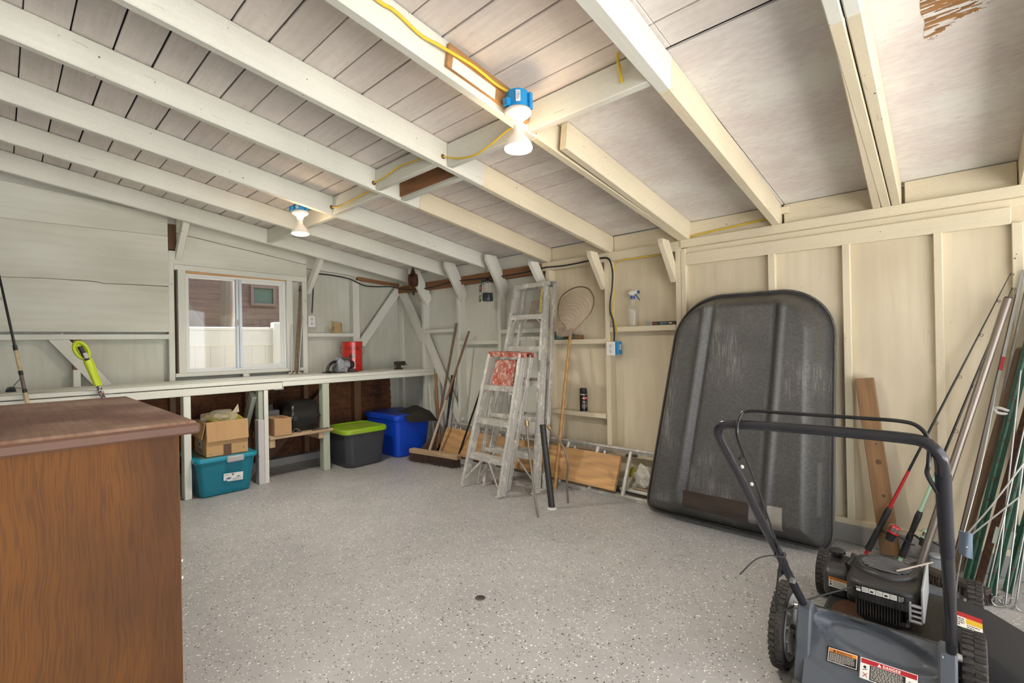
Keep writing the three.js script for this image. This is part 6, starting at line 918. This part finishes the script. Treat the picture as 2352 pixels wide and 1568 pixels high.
// ---------------------------------------------------------------- lawn mower
{ const o = thing('lawn_mower', 'grey and black push lawn mower in the right foreground', 'lawn mower');
  const deckM = std({ map: texPanel, color: lin(0.105, 0.12, 0.15), roughness: 0.4 }), blackP = std({ map: texSled, color: lin(0.42, 0.42, 0.44), roughness: 0.42 }), grimeM = std({ map: texBrown, color: lin(0.42, 0.38, 0.36), roughness: 1 }), tireM = std({ map: texSled, color: lin(0.62, 0.56, 0.52), roughness: 0.9 }), greyHub = std({ color: lin(0.5, 0.5, 0.51), roughness: 0.45 });
  // deck: side profile [z, y] extruded across
  const prof = [[0.88, 0.05], [0.84, 0.09], [0.86, 0.135], [0.92, 0.15], [1.4, 0.15], [1.47, 0.175], [1.505, 0.225], [1.525, 0.255], [1.555, 0.266], [1.57, 0.262], [1.545, 0.235], [1.535, 0.19], [1.6, 0.058], [1.59, 0.05]];
  part(o, 'deck', uvMetres(extrude(prof.map(([z, y]) => [-z, y]), 0.35, 0.012).rotateY(Math.PI / 2).translate(4.89, 0, 0), 0), blackP, 'black grimy mower deck');
  part(o, 'deck_dirt', uvMetres(new THREE.SphereGeometry(0.075, 24, 12).scale(0.72, 0.22, 1.25).translate(4.965, 0.158, 1.3), 0), grimeM, 'heap of brown clippings on the deck');
  // rear cover with a lens-shaped scoop
  const dirS = V(0, -0.225, 0.16).normalize(), nS = V(0, 0.16, 0.225).normalize(), org = V(5.066, 0.272, 1.577), NX = 60, NS = 36, Ls = 0.272, rp = (x, s, lift = 0) => { const u = (x - 5.078) / 0.17, mid = 0.052 + 0.018 * u, t = (s - mid) / (0.052 * Math.sqrt(Math.max(0, 1 - u * u)) + 1e-4); let h = 0.006; const e = 1 - u * u - Math.pow((s - mid) / 0.052, 2); if (e > 0) h -= 0.042 * Math.min(1, e * 2.2) * (0.45 + 0.55 * Math.min(1, Math.max(0, (mid + 0.052 - s) / 0.09))); h += 0.004 * Math.exp(-Math.pow(e / 0.08, 2)); return V(x, org.y, org.z).addScaledVector(dirS, s).addScaledVector(nS, h + lift); };
  { const g = new THREE.PlaneGeometry(1, 1, NX, NS), p = g.attributes.position; for (let j = 0; j <= NS; j++) for (let i = 0; i <= NX; i++) { const q = rp(4.895 + 0.345 * i / NX, Ls * j / NS); p.setXYZ(j * (NX + 1) + i, q.x, q.y, q.z); } g.computeVertexNormals(); part(o, 'rear_cover', uvMetres(g, 0), deckM, 'rear cover with a lens-shaped scoop'); }
  part(o, 'trailing_flap', beam(V(5.066, 0.075, 1.725), V(5.066, 0.012, 1.8), 0.4, 0.006, V(0, 1, 1), 0.002), blackP);
  // labels on the rear cover
  const warn = canvas(512, 300, (g) => { g.fillStyle = '#1b1b20'; g.fillRect(0, 0, 512, 300); g.fillStyle = '#f2efe8'; g.fillRect(22, 18, 470, 264); g.fillStyle = '#1d1d22'; g.fillRect(32, 90, 450, 182); g.fillStyle = '#e08a34'; g.fillRect(32, 28, 450, 62); g.fillStyle = '#2a1608'; g.font = 'bold 52px sans-serif'; g.textAlign = 'left'; g.beginPath(); g.moveTo(96, 80); g.lineTo(122, 36); g.lineTo(148, 80); g.fill(); g.fillText('WARNING', 160, 78); textBlock(g, 48, 104, 410, 9, 18, '#c9c4b8', rng(3)); });
  const dang = canvas(640, 260, (g) => { g.fillStyle = '#efece6'; g.fillRect(0, 0, 640, 260); g.fillStyle = '#b3202c'; g.fillRect(8, 8, 624, 58); g.fillStyle = '#f4efe8'; g.font = 'bold 50px sans-serif'; g.beginPath(); g.moveTo(196, 56); g.lineTo(220, 16); g.lineTo(244, 56); g.fill(); g.fillText('DANGER', 256, 56); g.fillStyle = '#1c1a1c'; g.fillRect(112, 70, 400, 180); textBlock(g, 126, 82, 372, 9, 18, '#cfcac2', rng(7)); g.fillStyle = '#333'; g.beginPath(); g.arc(56, 110, 18, 0, 7); g.fill(); g.strokeStyle = '#333'; g.lineWidth = 8; g.beginPath(); g.moveTo(30, 150); g.lineTo(84, 132); g.stroke(); g.strokeStyle = '#b3202c'; g.beginPath(); g.moveTo(36, 180); g.lineTo(88, 230); g.moveTo(88, 180); g.lineTo(36, 230); g.stroke(); g.strokeStyle = '#333'; g.beginPath(); g.moveTo(540, 110); g.lineTo(606, 130); g.lineTo(548, 160); g.stroke(); g.fillStyle = '#333'; g.fillRect(540, 190, 70, 14); g.fillRect(540, 214, 56, 14); });
  const rl = (x0, x1, s0, s1, skew) => { const q = (x, s) => rp(x, s, 0.0035), p = []; const A = q(x0, s1), B = q(x1, s1 + skew), C = q(x1, s0 + skew), Dd = q(x0, s0); p.push(...A, ...B, ...C, ...A, ...C, ...Dd); const g = new THREE.BufferGeometry(); g.setAttribute('position', new THREE.Float32BufferAttribute(p, 3)); g.setAttribute('uv', new THREE.Float32BufferAttribute([0, 0, 1, 0, 1, 1, 0, 0, 1, 1, 0, 1], 2)); g.computeVertexNormals(); return g; };
  part(o, 'warning_label', rl(4.957, 5.043, 0.11, 0.157, -0.004), printed(warn, 0.4), 'orange and black warning label'); part(o, 'danger_label', rl(5.048, 5.19, 0.108, 0.168, -0.004), printed(dang, 0.4), 'red and black danger label');
  // handle brackets
  for (const [x, s] of [[4.882, -1], [5.26, 1]]) { part(o, 'handle_bracket', uvMetres(extrude([[-1.55, 0.05], [-1.7, 0.05], [-1.665, 0.2], [-1.64, 0.285], [-1.6, 0.3], [-1.56, 0.27]].reverse(), 0.032, 0.006).rotateY(Math.PI / 2).translate(x - (s < 0 ? 0.011 : 0.018), 0, 0), 1), deckM); part(o, 'bracket_bolt', rod(V(x + s * 0.018, 0.27, 1.61), V(x + s * 0.03, 0.27, 1.61), 0.012, 0.01, 12), M.chrome); }
  // wheels
  function wheel(x, z, r, w, side, seed) {
    const W = part(o, 'wheel', lathe([[r * 0.66, -w / 2], [r * 0.9, -w / 2], [r * 0.97, -w * 0.42], [r, -w * 0.25], [r, w * 0.25], [r * 0.97, w * 0.42], [r * 0.9, w / 2], [r * 0.66, w / 2], [r * 0.66, -w / 2]], 40).rotateZ(Math.PI / 2).translate(x, r, z), tireM, 'worn black tyre');
    const n = Math.round(2 * Math.PI * r / 0.022), lugs = []; for (let i = 0; i < n; i++) { const a = i / n * 2 * Math.PI; for (const k of [-1, 1]) { const g = cbox(w * 0.44, 0.006, 0.013, 0.0015).translate(k * w * 0.23, r + 0.001, 0).rotateX(a + k * 0.03); lugs.push(g.translate(x, r, z)); } }
    part(W, 'tread', lugs, tireM, 'tread lugs').userData.kind = 'stuff';
    part(W, 'hub', lathe([[0, w * 0.42], [r * 0.16, w * 0.44], [r * 0.2, w * 0.3], [r * 0.3, w * 0.22], [r * 0.58, w * 0.3], [r * 0.67, w * 0.46], [r * 0.67, -w * 0.4], [0, -w * 0.4]], 30).rotateZ(-side * Math.PI / 2).translate(x, r, z), greyHub, 'grey plastic hub');
    for (let i = 0; i < 10; i++) { const a = i / 10 * 2 * Math.PI; part(W, 'spoke', beam(V(x + side * w * 0.36, r + r * 0.18 * Math.cos(a), z + r * 0.18 * Math.sin(a)), V(x + side * w * 0.42, r + r * 0.62 * Math.cos(a + 0.12), z + r * 0.62 * Math.sin(a + 0.12)), 0.006, 0.012, V(1, 0, 0), 0.002), greyHub); }
    if (side < 0) { part(W, 'inner_hub', lathe([[0.02, w * 0.3], [r * 0.3, w * 0.26], [r * 0.6, w * 0.5], [r * 0.7, w * 0.56], [r * 0.8, w * 0.53]], 30).rotateZ(-Math.PI / 2).translate(x, r, z), greyHub, 'grey inner face of the wheel');
      for (let i = 0; i < 12; i++) { const a = i / 12 * 2 * Math.PI; part(W, 'spoke', beam(V(x + w * 0.36, r + r * 0.2 * Math.cos(a), z + r * 0.2 * Math.sin(a)), V(x + w * 0.58, r + r * 0.64 * Math.cos(a + 0.15), z + r * 0.64 * Math.sin(a + 0.15)), 0.01, 0.014, V(1, 0, 0), 0.003), greyHub); } }
    return W; }
  wheel(4.8, 1.53, 0.148, 0.046, -1, 1); wheel(5.315, 1.5, 0.148, 0.06, 1, 2); wheel(4.805, 0.84, 0.1, 0.05, -1, 3); wheel(5.325, 0.8, 0.1, 0.05, 1, 4);
  part(o, 'axle', rod(V(4.82, 0.148, 1.53), V(5.31, 0.148, 1.5), 0.008, 0.008, 10), M.darkMetal); part(o, 'axle', rod(V(4.81, 0.1, 0.84), V(5.32, 0.1, 0.8), 0.008, 0.008, 10), M.darkMetal);
  part(o, 'front_bar', span(4.85, 5.29, 0.1, 0.15, 0.8, 0.87, 0.012), deckM);
  // engine
  part(o, 'crankcase', span(4.99, 5.15, 0.15, 0.185, 1.06, 1.32, 0.01), M.black);
  part(o, 'cylinder', span(4.995, 5.125, 0.18, 0.25, 1.14, 1.318, 0.006), M.darkMetal);
  for (let i = 0; i < 16; i++) part(o, 'cooling_fin', span(4.993 + i * 0.0085, 4.997 + i * 0.0085, 0.178, 0.25, 1.3, 1.332, 0.0008), M.darkMetal);
  const er = (y, hx, hz, cz = 1.19, cx = 5.07, k = 0.45) => roundRect(2 * hx, 2 * hz, Math.min(hx, hz) * k, 6).map(([a, b]) => V(cx + a, y, cz - b));
  part(o, 'engine_shroud', loft([er(0.238, 0.106, 0.15), er(0.242, 0.11, 0.154), er(0.292, 0.109, 0.153), er(0.304, 0.106, 0.149), er(0.308, 0.098, 0.14), er(0.3085, 0.09, 0.13)], true, true, true), blackP, 'black engine shroud');
  const slatM = std({ color: lin(0.09, 0.09, 0.1), roughness: 0.35 });
  const dome = part(o, 'fan_cover', lathe([[0.1, -0.004], [0.098, 0.006], [0.09, 0.013], [0.078, 0.014], [0.074, 0.008], [0.072, -0.002]], 40).translate(5.07, 0.312, 1.17), blackP, 'round ribbed fan cover');
  part(dome, 'fan_well', lathe([[0.073, -0.003], [0, -0.003]].reverse(), 32).translate(5.07, 0.312, 1.17), M.tar);
  for (let i = 0; i < 8; i++) { const z = -0.06 + i * 0.017, hw = Math.sqrt(Math.max(0, 0.075 * 0.075 - z * z)); if (hw > 0.012) part(dome, 'slat', tube([V(5.07 - hw, 0.325, 1.17 + z - 0.008), V(5.07, 0.329, 1.17 + z + 0.006), V(5.07 + hw, 0.325, 1.17 + z - 0.004)], 0.0046, 12, 6), slatM); }
  part(dome, 'hub_plate', lathe([[0, 0.004], [0.02, 0.003], [0.024, 0]], 18).translate(5.1, 0.328, 1.2), blackP);
  part(o, 'starter_cord', rod(V(5.108, 0.334, 1.225), V(5.21, 0.372, 1.15), 0.0036, 0.0028, 7), std({ color: lin(0.42, 0.36, 0.31), roughness: 0.9 }), 'frayed starter cord');
  const strip = canvas(640, 96, (g) => { g.fillStyle = '#17181b'; g.fillRect(0, 0, 640, 96); g.fillStyle = '#e8e6e0'; g.font = 'bold 26px sans-serif'; g.fillText('STOP', 4, 40); g.fillRect(10, 50, 60, 36); g.fillRect(80, 8, 460, 80); g.strokeStyle = '#333'; g.lineWidth = 4; for (let i = 0; i < 5; i++) { g.strokeRect(82 + i * 92, 10, 90, 76); g.fillStyle = '#2a2a2c'; g.font = 'bold 22px sans-serif'; g.fillText(String(i + 1), 90 + i * 92, 32); g.beginPath(); g.rect(104 + i * 92, 38 + 4 * (i % 2), 40, 26); i % 2 ? g.fill() : g.stroke(); } textBlock(g, 556, 14, 70, 5, 16, '#d8d5ce', rng(2)); });
  part(o, 'instruction_strip', labelQuad(V(5.068, 0.281, 1.3445), V(0.073, 0, 0), V(0, 0.0125, 0), 0.0008), printed(strip, 0.4), 'black and white instruction strip');
  part(o, 'spark_button', cbox(0.012, 0.012, 0.006, 0.002).translate(4.992, 0.254, 1.345), M.black);
  // tank
  part(o, 'fuel_tank', loft([er(0.15, 0.04, 0.08, 1.1, 4.905), er(0.16, 0.046, 0.086, 1.1, 4.905), er(0.235, 0.046, 0.086, 1.1, 4.905), er(0.262, 0.038, 0.072, 1.08, 4.9), er(0.268, 0.026, 0.05, 1.07, 4.9)], true, true, true), blackP, 'black fuel tank');
  part(o, 'tank_cap', merge([lathe([[0.02, 0], [0.022, 0.004], [0.022, 0.014], [0.027, 0.016], [0.027, 0.03], [0.022, 0.034], [0, 0.034]], 18), ...[...Array(9)].map((_, i) => cbox(0.006, 0.013, 0.006, 0.001).translate(0.028 * Math.cos(i * 0.698), 0.023, 0.028 * Math.sin(i * 0.698)))]).translate(4.89, 0.266, 1.05), M.black);
  part(o, 'filler_neck', merge([rod(V(4.945, 0.262, 1.1), V(4.962, 0.292, 1.09), 0.02, 0.018, 14), rod(V(4.962, 0.292, 1.09), V(4.968, 0.302, 1.088), 0.022, 0.022, 14)]), M.black);
  const tl = canvas(256, 160, (g) => { g.fillStyle = '#e9e6df'; g.fillRect(0, 0, 256, 160); g.fillStyle = '#e0862c'; g.fillRect(0, 0, 256, 44); g.fillStyle = '#2a1608'; g.font = 'bold 34px sans-serif'; g.textAlign = 'center'; g.beginPath(); g.moveTo(28, 38); g.lineTo(44, 10); g.lineTo(60, 38); g.fill(); g.fillText('WARNING', 152, 36); textBlock(g, 56, 54, 190, 7, 14, '#444', rng(11)); g.fillStyle = '#333'; g.beginPath(); g.arc(28, 72, 14, 0, 7); g.fill(); g.fillRect(14, 100, 28, 36); });
  part(o, 'tank_label', labelQuad(V(4.912, 0.208, 1.1865), V(0.031, -0.001, 0), V(0, 0.02, 0), 0.001), printed(tl, 0.45), 'orange and white tank label');
  part(o, 'carburettor', span(4.95, 4.99, 0.175, 0.235, 1.1, 1.24, 0.008), M.black);
  // pale grey guard over the muffler on the right
  const guardM = std({ color: lin(0.34, 0.35, 0.36), roughness: 0.45 });
  part(o, 'muffler_guard', merge([span(5.184, 5.193, 0.215, 0.335, 1.06, 1.345, 0.004), span(5.15, 5.186, 0.208, 0.218, 1.325, 1.345, 0.003), ...[0, 1, 2].map((i) => span(5.152, 5.186, 0.228 + i * 0.018, 0.235 + i * 0.018, 1.328, 1.344, 0.002)), span(5.15, 5.157, 0.21, 0.28, 1.33, 1.344, 0.002)]), guardM, 'pale grey slotted muffler guard');
  part(o, 'muffler', span(5.13, 5.18, 0.2, 0.29, 1.1, 1.315, 0.01), M.darkMetal);
  part(o, 'blade_disc', lathe([[0, 0.018], [0.05, 0.018], [0.06, 0.01], [0.064, 0], [0.07, 0]].reverse(), 30).translate(5.16, 0.158, 1.39), M.black, 'round black cover beside the engine');
  // discharge chute
  const chute = part(o, 'discharge_chute', loft([[[0.98, 0.17], [1.02, 0.215], [1.36, 0.215], [1.42, 0.16], [1.42, 0.06], [0.98, 0.06]].map(([z, y]) => V(5.24, y, z)), [[0.98, 0.15], [1.02, 0.2], [1.38, 0.2], [1.44, 0.15], [1.44, 0.05], [0.98, 0.05]].map(([z, y]) => V(5.36, y - 0.01, z)), [[1.0, 0.09], [1.04, 0.12], [1.42, 0.12], [1.48, 0.1], [1.48, 0.03], [1.0, 0.03]].map(([z, y]) => V(5.52, y, z))], true, true, true), std({ color: lin(0.014, 0.0135, 0.0145), roughness: 0.9 }), 'black side discharge chute');
  const cl = canvas(256, 96, (g) => { g.fillStyle = '#e6e2d8'; g.fillRect(0, 0, 256, 96); g.fillStyle = '#b3202c'; g.fillRect(0, 0, 256, 30); g.fillStyle = '#d9b02c'; g.fillRect(120, 30, 136, 34); textBlock(g, 10, 40, 100, 4, 13, '#333', rng(9)); textBlock(g, 128, 70, 110, 2, 12, '#333', rng(19)); });
  part(chute, 'chute_label', labelQuad(V(5.3, 0.2045, 1.2), V(0.04, -0.005, 0.0), V(0.0, 0.0, -0.06), 0.0015), printed(cl, 0.5), 'red and yellow warning label');
  part(chute, 'hinge_rod', rod(V(5.255, 0.222, 0.99), V(5.255, 0.222, 1.42), 0.006, 0.006, 10), M.chrome);
  // handle: lower tubes, upper loop, bail
  const steelB = std({ color: lin(0.05, 0.05, 0.058), roughness: 0.22, metalness: 0.6 });
  part(o, 'lower_tube', tube([V(4.885, 0.265, 1.6), V(4.862, 0.385, 1.682), V(4.838, 0.51, 1.76)], 0.0135, 16, 12), steelB); part(o, 'lower_tube', tube([V(5.266, 0.27, 1.615), V(5.268, 0.4, 1.7), V(5.268, 0.53, 1.785)], 0.0135, 16, 12), steelB);
  part(o, 'upper_loop', tube([V(4.85, 0.46, 1.73), V(4.815, 0.62, 1.835), V(4.782, 0.79, 1.945), V(4.757, 0.915, 2.03), V(4.757, 0.95, 2.052), V(4.775, 0.97, 2.06), V(4.815, 0.974, 2.056), V(4.95, 0.978, 2.05), V(5.08, 0.98, 2.05), V(5.19, 0.98, 2.05), V(5.235, 0.976, 2.056), V(5.258, 0.955, 2.06), V(5.266, 0.92, 2.045), V(5.267, 0.78, 1.955), V(5.268, 0.62, 1.845), V(5.268, 0.47, 1.745)], 0.014, 160, 14), steelB, 'black tubular handle');
  part(o, 'bail', tube([V(4.802, 0.86, 2.0), V(4.822, 0.885, 2.035), V(4.82, 0.95, 2.075), V(4.825, 1.0, 2.06), V(4.85, 1.016, 2.05), V(4.95, 1.018, 2.05), V(5.1, 1.02, 2.05), V(5.19, 1.02, 2.05), V(5.225, 1.01, 2.05), V(5.243, 0.98, 2.055), V(5.243, 0.93, 2.07), V(5.24, 0.9, 2.06), V(5.255, 0.85, 2.01)], 0.005, 120, 8), M.blackGloss, 'thin control bail');
  part(o, 'control_cable', tube([V(4.818, 0.9, 2.03), V(4.83, 0.76, 1.93), V(4.845, 0.62, 1.85), V(4.848, 0.5, 1.77), V(4.83, 0.4, 1.73), V(4.815, 0.3, 1.7), V(4.82, 0.262, 1.67), V(4.88, 0.275, 1.55), V(4.96, 0.28, 1.4), V(5.0, 0.275, 1.31)], 0.0034, 70, 7), M.black); 
  part(o, 'cable_tie', tube([V(4.838, 0.5, 1.79), V(4.83, 0.5, 1.75), V(4.855, 0.5, 1.74), V(4.862, 0.5, 1.775), V(4.83, 0.505, 1.8), V(4.79, 0.49, 1.83), V(4.75, 0.44, 1.86)], 0.0022, 40, 6), M.black);
  part(o, 'handle_knob', merge([rod(V(4.836, 0.415, 1.7), V(4.85, 0.415, 1.7), 0.006, 0.006, 8), cbox(0.012, 0.028, 0.03, 0.004).translate(4.83, 0.415, 1.7)]), M.black); part(o, 'handle_bolt', rod(V(4.866, 0.4, 1.705), V(4.876, 0.4, 1.71), 0.011, 0.008, 12), M.chrome); part(o, 'handle_bolt', rod(V(5.25, 0.27, 1.63), V(5.242, 0.27, 1.64), 0.011, 0.008, 12), M.chrome);
  for (const [x, y, z] of [[4.79, 0.83, 1.975], [4.805, 0.77, 1.935]]) part(o, 'clip', new THREE.SphereGeometry(0.006, 8, 6).translate(x + 0.01, y, z), M.whitePlastic);
  part(o, 'foam_sleeve', tube([V(5.2665, 0.9, 2.033), V(5.267, 0.78, 1.955), V(5.268, 0.66, 1.873)], 0.0155, 24, 12), std({ color: lin(0.014, 0.014, 0.022), roughness: 0.75 }), 'matt black sleeve on the handle');
}

// each thing's group stands at its own base
scene.updateMatrixWorld(true);
for (const o of scene.children) if (o.isGroup) { const b = new THREE.Box3().setFromObject(o); if (b.isEmpty()) continue; const c = b.getCenter(V(0, 0, 0)); c.y = b.min.y; o.position.copy(c); for (const k of o.children) k.position.sub(c); }
renderer.render(scene, camera);
